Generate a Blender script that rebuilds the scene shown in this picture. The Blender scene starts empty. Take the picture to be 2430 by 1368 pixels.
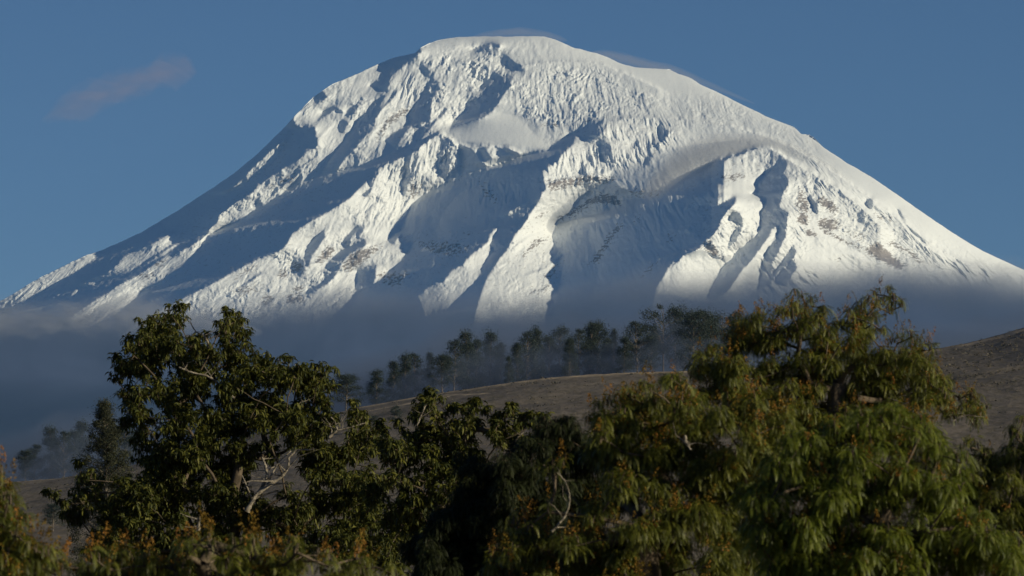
import bpy, math, random
import numpy as np
from mathutils import Vector

# ------------------------------------------------------------------ camera, sky, sun, exposure
S = bpy.context.scene
COL = S.collection
R = math.radians
FPX = 10664.0                       # focal length in pixels of the 2430 px wide frame
PITCH = R(3.63)
CAM = np.array([0.0, 0.0, 8.0])
cd = bpy.data.cameras.new('camera')
cam = bpy.data.objects.new('camera', cd); COL.objects.link(cam)
cam.location = CAM; cam.rotation_euler = (R(90) + PITCH, 0, 0)
cd.sensor_width = 36.0; cd.lens = 36.0 * FPX / 2430.0
cd.clip_start = 0.5; cd.clip_end = 200000
cd.dof.use_dof = True; cd.dof.focus_distance = 1500.0; cd.dof.aperture_fstop = 13.0
S.camera = cam

SUN_EL, SUN_AZ = 17.5, 22.0         # elevation; degrees from the picture's right towards the viewer
sdir = Vector((math.cos(R(SUN_EL)) * math.cos(R(SUN_AZ)), -math.cos(R(SUN_EL)) * math.sin(R(SUN_AZ)), math.sin(R(SUN_EL))))
W = bpy.data.worlds.new('World'); S.world = W; W.use_nodes = True
wn, wl = W.node_tree.nodes, W.node_tree.links
wn.clear()
sky = wn.new('ShaderNodeTexSky'); sky.sky_type = 'NISHITA'; sky.sun_disc = False
sky.sun_elevation = R(SUN_EL); sky.sun_rotation = math.atan2(sdir.x, sdir.y)
sky.altitude = 3800; sky.air_density = 1.0; sky.dust_density = 0.0; sky.ozone_density = 5.0
bg = wn.new('ShaderNodeBackground'); bg.inputs['Strength'].default_value = 0.052
wo = wn.new('ShaderNodeOutputWorld')
wl.new(sky.outputs[0], bg.inputs['Color']); wl.new(bg.outputs[0], wo.inputs['Surface'])
sl = bpy.data.lights.new('sun', 'SUN'); sl.energy = 4.95; sl.angle = R(0.5); sl.color = (1.0, 0.88, 0.62)
sun = bpy.data.objects.new('sun', sl); COL.objects.link(sun)
sun.rotation_euler = sdir.to_track_quat('Z', 'Y').to_euler(); sun.location = (100, -60, 80)
S.view_settings.view_transform = 'Standard'; S.view_settings.look = 'None'
S.view_settings.exposure = 0.0; S.view_settings.gamma = 1.0; S.view_settings.use_curve_mapping = False
S.cycles.transparent_max_bounces = 64; S.cycles.volume_bounces = 0; S.cycles.max_bounces = 6
S.cycles.diffuse_bounces = 1
S.cycles.use_denoising = True

# ------------------------------------------------------------------ helpers
def ray(u, v):
    x = (np.asarray(u, float) - 1215.0) / FPX; z = (684.0 - np.asarray(v, float)) / FPX
    dy = math.cos(PITCH) - z * math.sin(PITCH); dz = math.sin(PITCH) + z * math.cos(PITCH)
    return x / dy, dz / dy
def at(u, v, D):
    """point at depth D in the direction of photo pixel (u, v)"""
    a, b = ray(u, v)
    return np.stack([CAM[0] + a * D, CAM[1] + D + 0 * a, CAM[2] + b * D], -1)
def tag(o, label=None, cat=None, group=None, kind=None):
    if label: o['label'] = label
    if cat: o['category'] = cat
    if group: o['group'] = group
    if kind: o['kind'] = kind
    return o
def mesh(name, V, F, mat, parent=None, smooth=False, attrs=None, mats=None, midx=None):
    """one mesh object from numpy vertices and equal-sided (or list of) faces"""
    me = bpy.data.meshes.new(name)
    V = np.ascontiguousarray(V, dtype=np.float32).reshape(-1, 3)
    groups = F if isinstance(F, list) else [F]
    groups = [np.asarray(g, dtype=np.int32) for g in groups if len(g)]
    me.vertices.add(len(V)); me.vertices.foreach_set('co', V.ravel())
    tot = sum(g.size for g in groups); n = sum(len(g) for g in groups)
    me.loops.add(tot); me.polygons.add(n)
    me.loops.foreach_set('vertex_index', np.concatenate([g.ravel() for g in groups]))
    cnt = np.concatenate([np.full(len(g), g.shape[1], np.int32) for g in groups])
    st = np.concatenate([[0], np.cumsum(cnt)[:-1]]).astype(np.int32)
    me.polygons.foreach_set('loop_start', st)
    if midx is not None: me.polygons.foreach_set('material_index', np.asarray(midx, np.int32))
    me.update(calc_edges=True)
    if smooth: me.polygons.foreach_set('use_smooth', np.ones(n, bool))
    for k, a in (attrs or {}).items():
        at_ = me.attributes.new(k, 'FLOAT', 'POINT'); at_.data.foreach_set('value', np.asarray(a, np.float32).ravel())
    for m in (mats or [mat]): me.materials.append(m)
    me.validate()
    o = bpy.data.objects.new(name, me); COL.objects.link(o)
    if parent is not None: o.parent = parent
    return o
def empty(name, loc=(0, 0, 0)):
    o = bpy.data.objects.new(name, None); COL.objects.link(o); o.location = loc; o.empty_display_size = 0.3
    return o
def grid_faces(nr, nc):
    i = np.arange(nr * nc).reshape(nr, nc)
    return np.stack([i[:-1, :-1], i[:-1, 1:], i[1:, 1:], i[1:, :-1]], -1).reshape(-1, 4)
def hsh(ix, iy, seed):
    h = (ix.astype(np.int64) * 374761393 + iy.astype(np.int64) * 668265263 + seed * 974634777) & 0xffffffff
    h = ((h ^ (h >> 13)) * 1274126177) & 0xffffffff
    return ((h ^ (h >> 16)) & 0xffffff) / float(0xffffff)
def pn(x, y, seed=0):
    """gradient noise, about -1..1"""
    x = np.asarray(x, float); y = np.asarray(y, float)
    ix, iy = np.floor(x), np.floor(y); fx, fy = x - ix, y - iy
    sx, sy = fx * fx * fx * (fx * (fx * 6 - 15) + 10), fy * fy * fy * (fy * (fy * 6 - 15) + 10)
    def g(a, b):
        t = hsh(ix + a, iy + b, seed) * 2 * math.pi
        return np.cos(t) * (fx - a) + np.sin(t) * (fy - b)
    a = g(0, 0) * (1 - sx) + g(1, 0) * sx; b = g(0, 1) * (1 - sx) + g(1, 1) * sx
    return (a * (1 - sy) + b * sy) * 1.5
def fbm(x, y, oct=4, seed=0, gain=0.5):
    s, a = 0, 1
    for k in range(oct): s = s + a * pn(x * 2 ** k, y * 2 ** k, seed + 7 * k); a *= gain
    return s
def ridged(x, y, oct=4, seed=0, gain=0.5):
    s, a = 0, 1
    for k in range(oct): s = s + a * (1 - 2.2 * np.abs(pn(x * 2 ** k, y * 2 ** k, seed + 7 * k))); a *= gain
    return s
def inpoly(P, X, Y):
    P = np.asarray(P, float); r = np.zeros(X.shape, bool)
    m = (X >= P[:, 0].min()) & (X <= P[:, 0].max()) & (Y >= P[:, 1].min()) & (Y <= P[:, 1].max())
    x, y = X[m], Y[m]; q = np.zeros(x.shape, bool)
    for (x0, y0), (x1, y1) in zip(P, np.roll(P, -1, 0)):
        if y0 == y1: continue
        q ^= ((y0 > y) != (y1 > y)) & (x < (x1 - x0) * (y - y0) / (y1 - y0) + x0)
    r[m] = q
    return r
def blur(a, n):
    """box blur, three passes, n cells each way"""
    if n < 1: return a
    for _ in range(3):
        for ax in (0, 1):
            p = np.pad(a, [(n + 1, n) if k == ax else (0, 0) for k in (0, 1)], mode='edge')
            c = np.cumsum(p, ax)
            a = (np.take(c, np.arange(2 * n + 1, c.shape[ax]), ax) - np.take(c, np.arange(0, c.shape[ax] - 2 * n - 1), ax)) / (2 * n + 1)
    return a
def bilin(A, x, y):
    x = np.clip(x, 0, A.shape[1] - 1.001); y = np.clip(y, 0, A.shape[0] - 1.001)
    i, j = x.astype(int), y.astype(int); fx, fy = x - i, y - j
    return (A[j, i] * (1 - fx) + A[j, i + 1] * fx) * (1 - fy) + (A[j + 1, i] * (1 - fx) + A[j + 1, i + 1] * fx) * fy

# ---- materials
def newmat(name):
    m = bpy.data.materials.new(name); m.use_nodes = True
    nt = m.node_tree; b = nt.nodes['Principled BSDF']
    return m, nt, b
def volmat(name, col, dens, aniso=0.0):
    m = bpy.data.materials.new(name); m.use_nodes = True; nt = m.node_tree; nt.nodes.clear()
    v = nt.nodes.new('ShaderNodeVolumePrincipled'); o = nt.nodes.new('ShaderNodeOutputMaterial')
    v.inputs['Color'].default_value = (*col, 1); v.inputs['Density'].default_value = dens
    v.inputs['Anisotropy'].default_value = aniso; v.inputs['Emission Strength'].default_value = 0
    nt.links.new(v.outputs[0], o.inputs['Volume'])
    return m
def ramp(nt, fac, stops):
    r = nt.nodes.new('ShaderNodeValToRGB'); e = r.color_ramp.elements
    while len(e) < len(stops): e.new(0.5)
    for k, (p, c) in enumerate(stops): e[k].position = p; e[k].color = (*c, 1)
    nt.links.new(fac, r.inputs[0]); return r.outputs[0]
def noise(nt, scale, detail=4, rough=0.5, vec=None, dist=0.0):
    n = nt.nodes.new('ShaderNodeTexNoise'); n.inputs['Scale'].default_value = scale
    n.inputs['Detail'].default_value = detail; n.inputs['Roughness'].default_value = rough; n.inputs['Distortion'].default_value = dist
    if vec is None:
        tc = nt.nodes.new('ShaderNodeTexCoord'); vec = tc.outputs['Object']
    nt.links.new(vec, n.inputs['Vector']); return n.outputs[0]
def mixc(nt, fac, a, b):
    m = nt.nodes.new('ShaderNodeMix'); m.data_type = 'RGBA'
    for s, x in ((m.inputs[0], fac), (m.inputs[6], a), (m.inputs[7], b)):
        if isinstance(x, (int, float)): s.default_value = x
        elif isinstance(x, tuple): s.default_value = (*x, 1)
        else: nt.links.new(x, s)
    return m.outputs[2]

# ------------------------------------------------------------------ the volcano
# Silhouette and the edges of its sunlit ridges, as read from the photograph (2430 px frame); each list of
# points is given in one enlargement: A..I = (x0, y0, scale)
CROP = dict(A=(0, 440, 3.6), B=(400, 380, 3.6), C=(560, 120, 3.6), D=(900, 60, 3.6), E=(800, 380, 3.6),
            F=(1200, 380, 3.6), G=(1280, 120, 3.6), H=(1560, 300, 3.42), I=(1900, 320, 3.42), Z=(0, 0, 1))
SIL = [(-700, 960), (-400, 868), (-200, 800), (-100, 762), (0, 714), (22, 703), (94, 660), (150, 632), (205, 606), (242, 594), (333, 553), (417, 503), (500, 450), (556, 411), (611, 366), (667, 311),
       (700, 276), (725, 250), (744, 231), (789, 200), (850, 175), (902, 150), (925, 141), (953, 133), (985, 126), (1000, 113), (1017, 104), (1035, 97), (1060, 92), (1091, 88), (1150, 87), (1204, 87),
       (1250, 86), (1291, 87), (1316, 94), (1357, 112), (1398, 123), (1415, 127), (1440, 135), (1466, 149), (1507, 160), (1550, 163), (1589, 165), (1609, 176), (1640, 186), (1661, 200), (1727, 231), (1770, 253),
       (1814, 275), (1855, 291), (1885, 303), (1895, 312), (1901, 318), (1920, 321), (1934, 329), (1948, 345), (1956, 352), (1998, 379), (2011, 388), (2071, 422), (2130, 463), (2223, 528), (2308, 583), (2372, 615), (2430, 641),
       (2560, 688), (2700, 730), (2900, 780), (3200, 840)]
TONE = [  # S = falls into shade (ground turned away from the sun), L = sunlit
('S','Z',[(-700,1100),(-700,600),(-100,600),(300,480),(700,200),(860,110),(985,95),(1000,122),(992,135),(1022,172),(1018,200),(1050,138),(1038,158),(1022,185),(1044,195),(1038,216),(1020,250),(1019,290),(1016,300),(1053,293),(1044,316),(1022,327),(983,360),(967,368),(903,397),(869,430),(828,472),(789,497),(711,541),(692,558),(675,586),(658,599),(614,613),(567,638),(492,680),(428,711),(400,727),(300,780),(0,1100)]),
('L','A',[(835,540),(885,572),(840,620),(740,680),(600,770),(480,830),(380,900),(300,960),(150,1050),(0,1090),(-500,1250),(-500,950),(0,900),(300,760),(600,640)]),
('L','A',[(1500,395),(1555,420),(1490,490),(1400,550),(1290,620),(1180,700),(1100,745),(980,790),(880,805),(790,860),(720,835),(800,790),(920,740),(1010,670),(1060,610),(1200,540),(1300,500),(1400,440)]),
('L','A',[(1575,488),(1520,520),(1400,603),(1200,702),(1390,575),(1480,515)]),
('L','A',[(660,880),(670,910),(630,945),(605,965),(625,920)]),
('L','A',[(1600,530),(1500,590),(1420,600),(1300,690),(1160,780),(1000,860),(920,920),(750,1020),(500,1200),(700,1250),(1000,1100),(1150,980),(1260,880),(1400,840),(1540,740),(1620,680)]),
('L','B',[(-20,840),(150,760),(270,680),(340,630),(350,590),(420,520),(430,470),(560,380),(700,290),(760,260),(770,300),(750,370),(760,410),(680,480),(600,530),(480,570),(400,620),(340,640),(300,720),(270,780),(210,840),(100,930),(-20,1020)]),
('L','C',[(490,570),(590,450),(680,360),(760,290),(850,240),(1000,190),(1250,90),(1220,150),(1245,190),(1210,260),(1140,310),(1215,315),(1225,350),(1270,340),(1290,370),(1250,400),(1200,420),(1150,470),(1090,560),(1040,610),(990,690),(935,745),(940,770),(900,810),(860,850),(830,900),(770,960),(720,1030),(660,1110),(600,1130),(540,1150),(570,1100),(560,1060),(545,1010),(600,970),(700,900),(690,840),(695,760),(675,660),(640,635),(570,655),(535,650),(500,640)]),
('L','C',[(690,840),(640,840),(600,870),(560,920),(440,990),(300,1080),(200,1150),(150,1210),(200,1220),(190,1260),(240,1325),(300,1290),(400,1220),(500,1140),(545,1085),(540,1040),(510,1015),(560,985),(690,900)]),
('L','B',[(1100,240),(1060,285),(955,345),(1010,300)]),
('L','C',[(490,685),(450,700),(430,740),(330,830),(220,930),(130,1010),(60,1100),(-20,1165),(-120,1215),(-80,1220),(20,1180),(110,1120),(200,1060),(290,990),(380,890),(450,770),(455,720)]),
('L','C',[(1560,15),(1550,35),(1470,80),(1450,130),(1380,170),(1320,230),(1310,280),(1300,340),(1290,370),(1220,480),(1230,510),(1200,560),(1195,610),(1170,680),(1090,740),(1010,850),(940,920),(900,970),(860,1035),(1070,985),(1220,930),(1340,870),(1350,830),(1290,790),(1280,760),(1330,740),(1320,720),(1450,650),(1485,620),(1470,560),(1510,490),(1550,440),(1580,390),(1640,300),(1670,240),(1620,215),(1570,150),(1620,120),(1700,120),(1640,40)]),
('L','D',[(260,870),(400,830),(380,860),(300,940),(270,1030),(150,1065),(200,940)]),
('L','D',[(430,545),(470,570),(450,580),(425,575)]),
('L','D',[(700,690),(760,700),(740,740),(640,820),(600,880),(520,910),(440,970),(370,985),(370,930),(430,860),(500,800),(600,720)]),
('S','D',[(560,710),(590,710),(520,790),(430,840),(400,870),(330,940),(300,1010),(340,1000),(440,880),(500,800)]),
('S','D',[(1090,420),(1140,440),(1120,520),(1060,600),(1020,660),(960,740),(880,790),(760,830),(610,880),(640,820),(740,740),(760,690),(740,670),(860,620),(930,560),(960,500),(850,555),(930,470),(980,400),(1050,440)]),
('L','D',[(920,740),(960,690),(980,690),(950,730),(870,775),(860,765)]),
('S','D',[(1080,250),(1150,310),(1220,350),(1210,380),(1060,370),(1040,340)]),
('S','D',[(950,150),(1030,165),(1020,200),(970,190)]),('S','D',[(800,205),(950,155),(940,195),(830,225)]),
('S','C',[(750,520),(850,480),(930,530),(900,545),(830,515),(700,600)]),('S','C',[(1000,470),(1050,460),(1020,520),(960,570),(940,530)]),('S','C',[(690,400),(740,350),(790,395),(730,440),(670,440)]),
('S','C',[(900,590),(960,610),(920,700),(890,700),(880,640)]),
('S','D',[(550,1140),(605,1090),(600,1200),(560,1290),(500,1210)]),
('S','D',[(230,1220),(275,1230),(240,1330),(205,1360)]),('S','D',[(560,950),(620,960),(660,1010),(640,1040)]),
('S','B',[(1330,600),(1240,680),(1190,740),(1160,840),(1190,920),(1220,820),(1280,740),(1335,660)]),
('S','B',[(1680,680),(1500,760),(1440,800),(1340,900),(1380,950),(1460,940),(1480,870),(1560,790),(1680,730)]),
('S','B',[(1620,560),(1520,650),(1480,740),(1540,740),(1560,650),(1640,590)]),
('S','B',[(1440,960),(1370,1050),(1260,1110),(1170,1140),(1200,1100),(1300,1060)]),
('S','E',[(600,70),(635,80),(610,200),(575,330),(560,200)]),('S','E',[(430,690),(480,720),(560,600),(500,630)]),
('S','E',[(210,300),(300,235),(260,310)]),('S','E',[(170,590),(240,560),(180,680),(170,650)]),
('S','E',[(180,940),(335,900),(330,1000),(310,1060),(340,1200),(160,1100)]),
('S','E',[(270,120),(350,110),(310,180),(290,230),(260,180)]),('S','B',[(1050,860),(1160,850),(1150,940),(1080,950)]),('S','B',[(1340,990),(1420,960),(1370,1040)]),
('S','Z',[(1089,340),(1111,349),(1131,366),(1142,385),(1158,396),(1178,393),(1228,374),(1256,366),(1305,357),(1308,346),(1328,335),(1350,322),(1391,306),(1433,289),(1420,303),(1397,325),(1366,325),(1358,345),(1336,362),(1322,384),(1286,406),(1291,427),(1294,448),(1286,462),(1275,483),(1256,510),(1242,535),(1222,558),(1217,580),(1200,600),(1225,552),(1214,586),(1189,608),(1169,638),(1155,660),(1139,705),(1128,741),(1100,900),(700,900),(760,820),(850,700),(897,669),(919,649),(939,636),(956,616),(967,597),(981,577),(972,574),(956,563),(950,544),(964,519),(978,488),(1000,466),(1022,452),(1058,438),(1078,416),(1094,399),(1094,388),(1092,360)]),
('L','E',[(1370,575),(1382,600),(1335,680),(1312,725),(1342,770),(1300,830),(1250,890),(1225,980),(1150,1080),(1070,1160),(950,1280),(750,1330),(690,1160),(780,1090),(870,1030),(900,1050),(980,940),(1080,890),(1100,850),(1180,780),(1290,700),(1305,630)]),
('L','E',[(1640,350),(1620,375),(1520,435),(1415,503),(1470,440),(1560,395)]),('L','F',[(210,345),(190,385),(100,440),(10,490),(30,440),(110,395)]),
('S','D',[(840,1060),(900,1055),(965,1140),(900,1170)]),('S','D',[(980,1040),(1100,1030),(1210,1110),(1130,1105)]),
('S','Z',[(1325,524),(1365,498),(1378,475),(1400,455),(1440,430),(1455,425),(1478,450),(1530,458),(1580,460),(1633,450),(1639,446),(1651,425),(1662,437),(1671,408),(1692,390),(1709,385),(1706,417),(1697,429),(1703,452),(1700,475),(1703,490),(1720,480),(1748,466),(1748,475),(1732,500),(1710,530),(1690,560),(1668,575),(1662,588),(1640,600),(1616,604),(1592,627),(1583,642),(1560,680),(1500,900),(1290,900),(1311,716),(1311,702),(1331,677),(1330,660),(1336,638),(1325,624),(1336,608),(1319,586),(1311,560),(1319,538)]),
('L','H',[(385,365),(375,400),(380,470),(350,475),(345,430),(365,375)]),('L','H',[(430,515),(465,550),(455,605),(440,600)]),('L','H',[(250,825),(285,820),(275,855),(255,870)]),
('L','H',[(480,800),(560,700),(620,640),(600,680),(540,760),(490,810)]),
('S','H',[(1050,310),(960,340),(880,390),(830,450),(800,480),(870,530),(760,545),(880,575),(890,600),(850,680),(840,740),(850,820),(800,890),(720,960),(640,1020),(600,1080),(520,1160),(400,1400),(560,1350),(700,1150),(760,1090),(820,1010),(900,900),(920,840),(980,800),(1000,820),(960,920),(900,1000),(860,1090),(840,1200),(820,1340),(920,1280),(980,1180),(1060,1110),(1120,1040),(1110,960),(1080,1000),(980,1160),(940,1190),(930,1120),(990,1000),(1040,880),(1050,760),(1060,700),(980,670),(1020,530),(1060,470),(1060,420),(1000,420),(1030,350)]),
('S','H',[(650,690),(690,740),(690,800),(580,760),(600,710)]),('S','H',[(350,960),(440,930),(465,1020),(535,1085),(440,1060)]),('S','H',[(640,830),(690,810),(640,920),(570,1000),(600,900)]),
('S','H',[(960,1240),(1100,1080),(1130,1150),(1040,1300)]),
('S','G',[(550,740),(570,830),(600,900),(605,965),(540,940),(520,880),(470,895),(520,820),(485,780)]),('S','G',[(420,740),(530,650),(550,670),(510,740)]),
('S','G',[(1020,640),(1125,700),(1080,740),(1015,805)]),('S','G',[(795,830),(830,750),(855,800),(820,845)]),('S','G',[(880,1000),(930,910),(970,890),(910,990)]),('S','G',[(930,800),(960,770),(990,800),(940,830)]),
('S','G',[(360,980),(385,1000),(375,1080),(345,1060)]),('S','G',[(640,990),(560,800),(600,800),(620,900)]),
('S','I',[(540,530),(580,510),(580,600),(550,600)]),('S','I',[(70,490),(130,560),(140,630),(100,620)]),('S','I',[(780,580),(830,720),(1000,870),(1040,950),(1010,870),(850,700)]),
]
def conv(c, P):
    x0, y0, s = CROP[c]; P = np.array(P, float); return np.stack([P[:, 0] / s + x0, P[:, 1] / s + y0], 1)
TEXZ = [  # kind of surface: serac bumps (b), flutes (f), smooth (s), rock showing through (r); amount
('b','D',[(340,250),(700,180),(1000,140),(1050,330),(1150,420),(1100,600),(760,700),(430,980),(300,1060),(150,1060),(420,800),(440,500),(540,300),(400,370)],1.0),
('b','D',[(1050,330),(1620,300),(1620,880),(1400,900),(1180,760),(1080,600),(1120,430)],0.75),
('b','G',[(0,100),(560,130),(720,300),(960,380),(900,560),(560,600),(300,700),(0,560)],0.9),
('f','G',[(-300,250),(560,130),(720,300),(960,380),(900,560),(560,600),(300,700),(-100,560)],0.38),
('f','G',[(430,640),(900,560),(1250,620),(1150,800),(900,1000),(650,1080),(60,1200),(20,1040),(300,800)],1.0),
('b','G',[(430,640),(900,560),(1250,620),(1150,800),(900,1000),(650,1080),(60,1200),(20,1040),(300,800)],0.35),
('f','G',[(1000,380),(1620,400),(1750,560),(1620,640),(1200,560)],0.35),('b','G',[(1000,380),(1620,400),(1900,500),(1750,640),(1200,560)],0.5),
('b','C',[(490,685),(430,740),(60,1100),(-30,1170),(110,1120),(290,990),(455,760)],0.9),
('b','C',[(560,1000),(200,1150),(150,1210),(300,1200),(540,1080)],0.9),('b','C',[(1200,420),(1050,440),(880,640),(920,720),(1100,560)],0.6),
('b','B',[(1100,80),(800,220),(0,830),(-400,1150),(0,1000),(300,760),(700,440),(1100,170)],0.6),
('b','C',[(1480,200),(1320,400),(1180,680),(900,970),(1250,800),(1500,520),(1620,330)],0.5),('f','C',[(1520,200),(1350,400),(1500,520),(1620,330),(1620,200)],0.8),
('b','C',[(490,560),(760,290),(1000,200),(1000,400),(600,480),(540,620)],0.4),
('f','E',[(380,30),(600,20),(1060,0),(1060,90),(700,320),(520,560),(260,560),(260,280)],1.0),('b','E',[(380,30),(1060,0),(1060,90),(700,320),(520,560),(260,560),(0,800),(0,600),(260,280)],0.5),
('f','D',[(260,1100),(520,920),(660,1000),(700,1200),(580,1368),(0,1368),(20,1220)],0.8),('b','D',[(400,1000),(520,920),(660,1000),(700,1200),(600,1330),(480,1100)],0.8),
('b','B',[(1620,400),(1300,600),(1050,700),(700,900),(0,1250),(0,1368),(1620,1368)],0.55),
('b','E',[(0,600),(200,700),(420,700),(600,680),(500,1000),(0,1200)],0.45),
('b','F',[(0,780),(300,300),(480,500),(490,900),(400,1250),(-300,1368)],0.5),('b','F',[(330,130),(940,130),(1000,350),(500,300),(350,290)],0.6),
('f','F',[(600,200),(1600,250),(1600,420),(900,420),(500,330)],0.8),('f','F',[(400,400),(1600,400),(1400,1300),(500,1300)],0.4),('f','E',[(1050,100),(1600,100),(1500,500),(1200,400)],0.7),('b','E',[(640,640),(1250,640),(1000,1100),(400,1100)],0.5),('f','A',[(0,900),(1620,0),(1620,1000),(200,1200)],0.3),('b','B',[(100,500),(1300,0),(1620,200),(700,850),(0,1200)],0.32),
('b','H',[(500,250),(800,160),(1060,300),(900,420),(500,440)],0.5),('b','H',[(600,640),(880,640),(860,850),(560,1100),(350,960)],1.0),('f','H',[(600,640),(880,640),(860,850),(560,1100),(350,960)],0.7),
('b','H',[(280,300),(520,300),(480,650),(300,850)],0.8),('b','H',[(1060,300),(1400,500),(1200,900),(1130,1100),(980,1000),(1000,700)],0.7),
('f','H',[(1060,300),(1400,500),(1200,900),(1130,1200),(980,1300),(1000,700)],0.7),('f','H',[(850,1000),(1300,1050),(1300,1400),(600,1400)],0.8),
('f','I',[(0,150),(300,300),(620,520),(900,700),(1200,1000),(1600,1100),(1500,1200),(1050,1000),(700,700),(300,480),(0,330)],1.0),
('b','I',[(0,330),(300,480),(700,700),(1100,1050),(700,1050),(300,800),(0,500)],0.6),('b','I',[(0,0),(120,40),(180,130),(0,200),(-200,0)],0.6),
('s','D',[(600,880),(760,830),(960,740),(1060,620),(1180,780),(1300,900),(1400,920),(1450,1060),(1250,1090),(1100,1020),(850,1040),(680,990)],1.0),
('s','G',[(0,0),(600,30),(1100,170),(1500,350),(1400,450),(1000,360),(700,200),(400,90),(0,90)],1.0),
('s','D',[(360,200),(700,110),(1100,100),(1060,160),(800,190),(480,230)],1.0),
('s','Z',[(1950,330),(2430,620),(2430,650),(2200,560),(2000,440),(1930,350)],1.0),('s','H',[(620,470),(800,470),(890,600),(760,660),(640,560)],1.0),
('s','E',[(640,380),(1000,200),(1300,400),(1300,650),(600,660)],0.35),('s','F',[(480,560),(900,400),(1100,1300),(500,1300)],0.25),
('r','I',[(560,900),(640,880),(760,1000),(880,1090),(780,1090),(540,960)],1.0),('r','I',[(150,500),(260,540),(310,640),(270,640),(140,560)],0.8),('r','I',[(150,680),(300,680),(320,750),(200,790),(140,740)],0.8),
('r','I',[(180,760),(340,850),(520,930),(520,945),(330,870),(170,790)],0.9),('r','I',[(-40,640),(60,660),(70,730),(-20,720)],0.8),('r','I',[(30,770),(140,800),(140,830),(50,815)],0.9),
('r','I',[(190,1000),(310,990),(380,1060),(270,1010)],0.7),('r','I',[(720,860),(900,950),(1050,1070),(980,1050),(860,960),(700,890)],0.7),('r','I',[(600,640),(800,660),(780,700),(620,700)],0.4),
('r','I',[(300,760),(560,820),(500,880),(360,800)],0.35),('r','H',[(1180,500),(1240,640),(1210,740),(1120,650),(1140,520)],0.6),
('r','C',[(1310,560),(1480,480),(1490,510),(1330,620),(1200,780),(1180,770)],0.7),('r','C',[(380,1080),(540,1070),(480,1130),(390,1140)],0.5),('r','C',[(230,1170),(540,1060),(540,1090),(230,1210)],0.35),
('r','B',[(1350,740),(1430,760),(1400,820),(1240,900),(1260,860)],0.8),('r','B',[(1500,870),(1620,790),(1620,900),(1500,960)],0.7),('r','B',[(1040,870),(1160,890),(1140,960),(1060,950)],0.7),
('r','B',[(930,950),(1020,920),(1010,1010),(950,1020)],0.6),('r','B',[(1010,1150),(1150,1160),(1150,1210),(1000,1240)],0.8),('r','B',[(1060,1080),(1140,1070),(1140,1130),(1060,1120)],0.7),('r','B',[(820,1140),(900,1160),(900,1230),(780,1250)],0.6),
('r','B',[(560,1100),(760,1060),(760,1120),(580,1170)],0.45),('r','B',[(700,900),(820,890),(700,960),(480,1060)],0.4),('r','E',[(40,900),(130,790),(240,760),(420,720),(300,800),(200,900),(80,960)],0.75),
('r','E',[(630,180),(730,200),(700,300),(600,350)],0.5),('r','E',[(330,960),(420,960),(340,1020)],0.6),
('r','F',[(350,180),(700,130),(950,150),(900,190),(700,200),(380,270)],0.6),('r','F',[(250,480),(390,430),(260,510)],0.7),('r','F',[(240,690),(380,650),(180,800),(100,860)],0.7),('r','F',[(260,820),(370,750),(340,790)],0.6),
('r','F',[(290,990),(370,980),(440,870),(490,820),(430,920),(380,1010)],0.8),('r','F',[(190,1130),(300,1110),(400,1035),(380,1090),(300,1135)],0.7),
('r','F',[(600,400),(800,290),(950,300),(1000,390),(900,380),(760,370),(620,470),(450,520),(450,500)],0.8),('r','F',[(950,540),(1020,540),(900,700),(800,880),(700,910),(840,700)],0.8),('r','F',[(1100,500),(1180,460),(1150,530),(1080,560)],0.7),
('r','F',[(480,620),(620,530),(600,560)],0.6),('r','F',[(500,830),(610,710),(580,750)],0.6),('r','F',[(1210,910),(1300,860),(1290,930),(1130,1020)],0.6),('r','F',[(1370,620),(1450,620),(1440,710),(1380,710)],0.5),
('r','F',[(1030,220),(1370,270),(1330,310),(1060,330)],0.5),('r','F',[(640,980),(720,930),(640,1020)],0.6),
('r','E',[(1180,140),(1330,240),(1380,380),(1260,320)],0.5),('r','E',[(1060,620),(1200,610),(1100,650)],0.4),('r','E',[(650,690),(1000,700),(1150,740),(1000,830),(820,800)],0.45),('r','E',[(400,960),(640,960),(520,1080),(380,1060)],0.5),
('r','H',[(510,400),(730,390),(640,440),(520,425)],0.7),('r','H',[(560,310),(650,305),(640,325)],0.5),('r','H',[(740,370),(860,350),(860,365)],0.5),('r','H',[(350,960),(440,930),(540,1085),(430,1050)],0.7),
('r','D',[(100,770),(240,710),(230,740),(110,810)],0.7),('r','D',[(1410,840),(1540,830),(1540,870),(1420,865)],0.6),('r','G',[(370,580),(460,590),(440,630),(370,610)],0.5),('r','G',[(30,625),(130,620),(130,650),(40,650)],0.6),
('r','A',[(1350,640),(1450,610),(1400,690),(1250,700)],0.4),('r','A',[(1170,760),(1450,740),(1300,800),(1160,800)],0.4),('r','A',[(160,960),(330,880),(300,950),(160,1000)],0.4),
]
U0, U1, V0, V1 = -640.0, 3100.0, 76.0, 1000.0
silu, silv = np.array(SIL, float).T
YC = 31000.0
_su = np.arange(-700, 3201, 4.0); _sv = np.interp(_su, silu, silv)
_sv = np.convolve(np.pad(_sv, 12, mode='edge'), np.hanning(27)[1:-1] / np.hanning(27)[1:-1].sum(), 'valid')
def ssil(u): return np.interp(u, _su, _sv)
def sil(u):
    return np.interp(u, silu, silv) + 0.9 * fbm(u / 23.0, u * 0 + 3.3, 3, 5)
def base_depth(u, v):
    d = np.maximum(v - ssil(u), 0)
    b = 120 + 140 / (1 + np.exp(-(u - 1000) / 60.0))
    return YC - 4.0 * d - b * (1 - np.exp(-d / 22.0))
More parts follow.
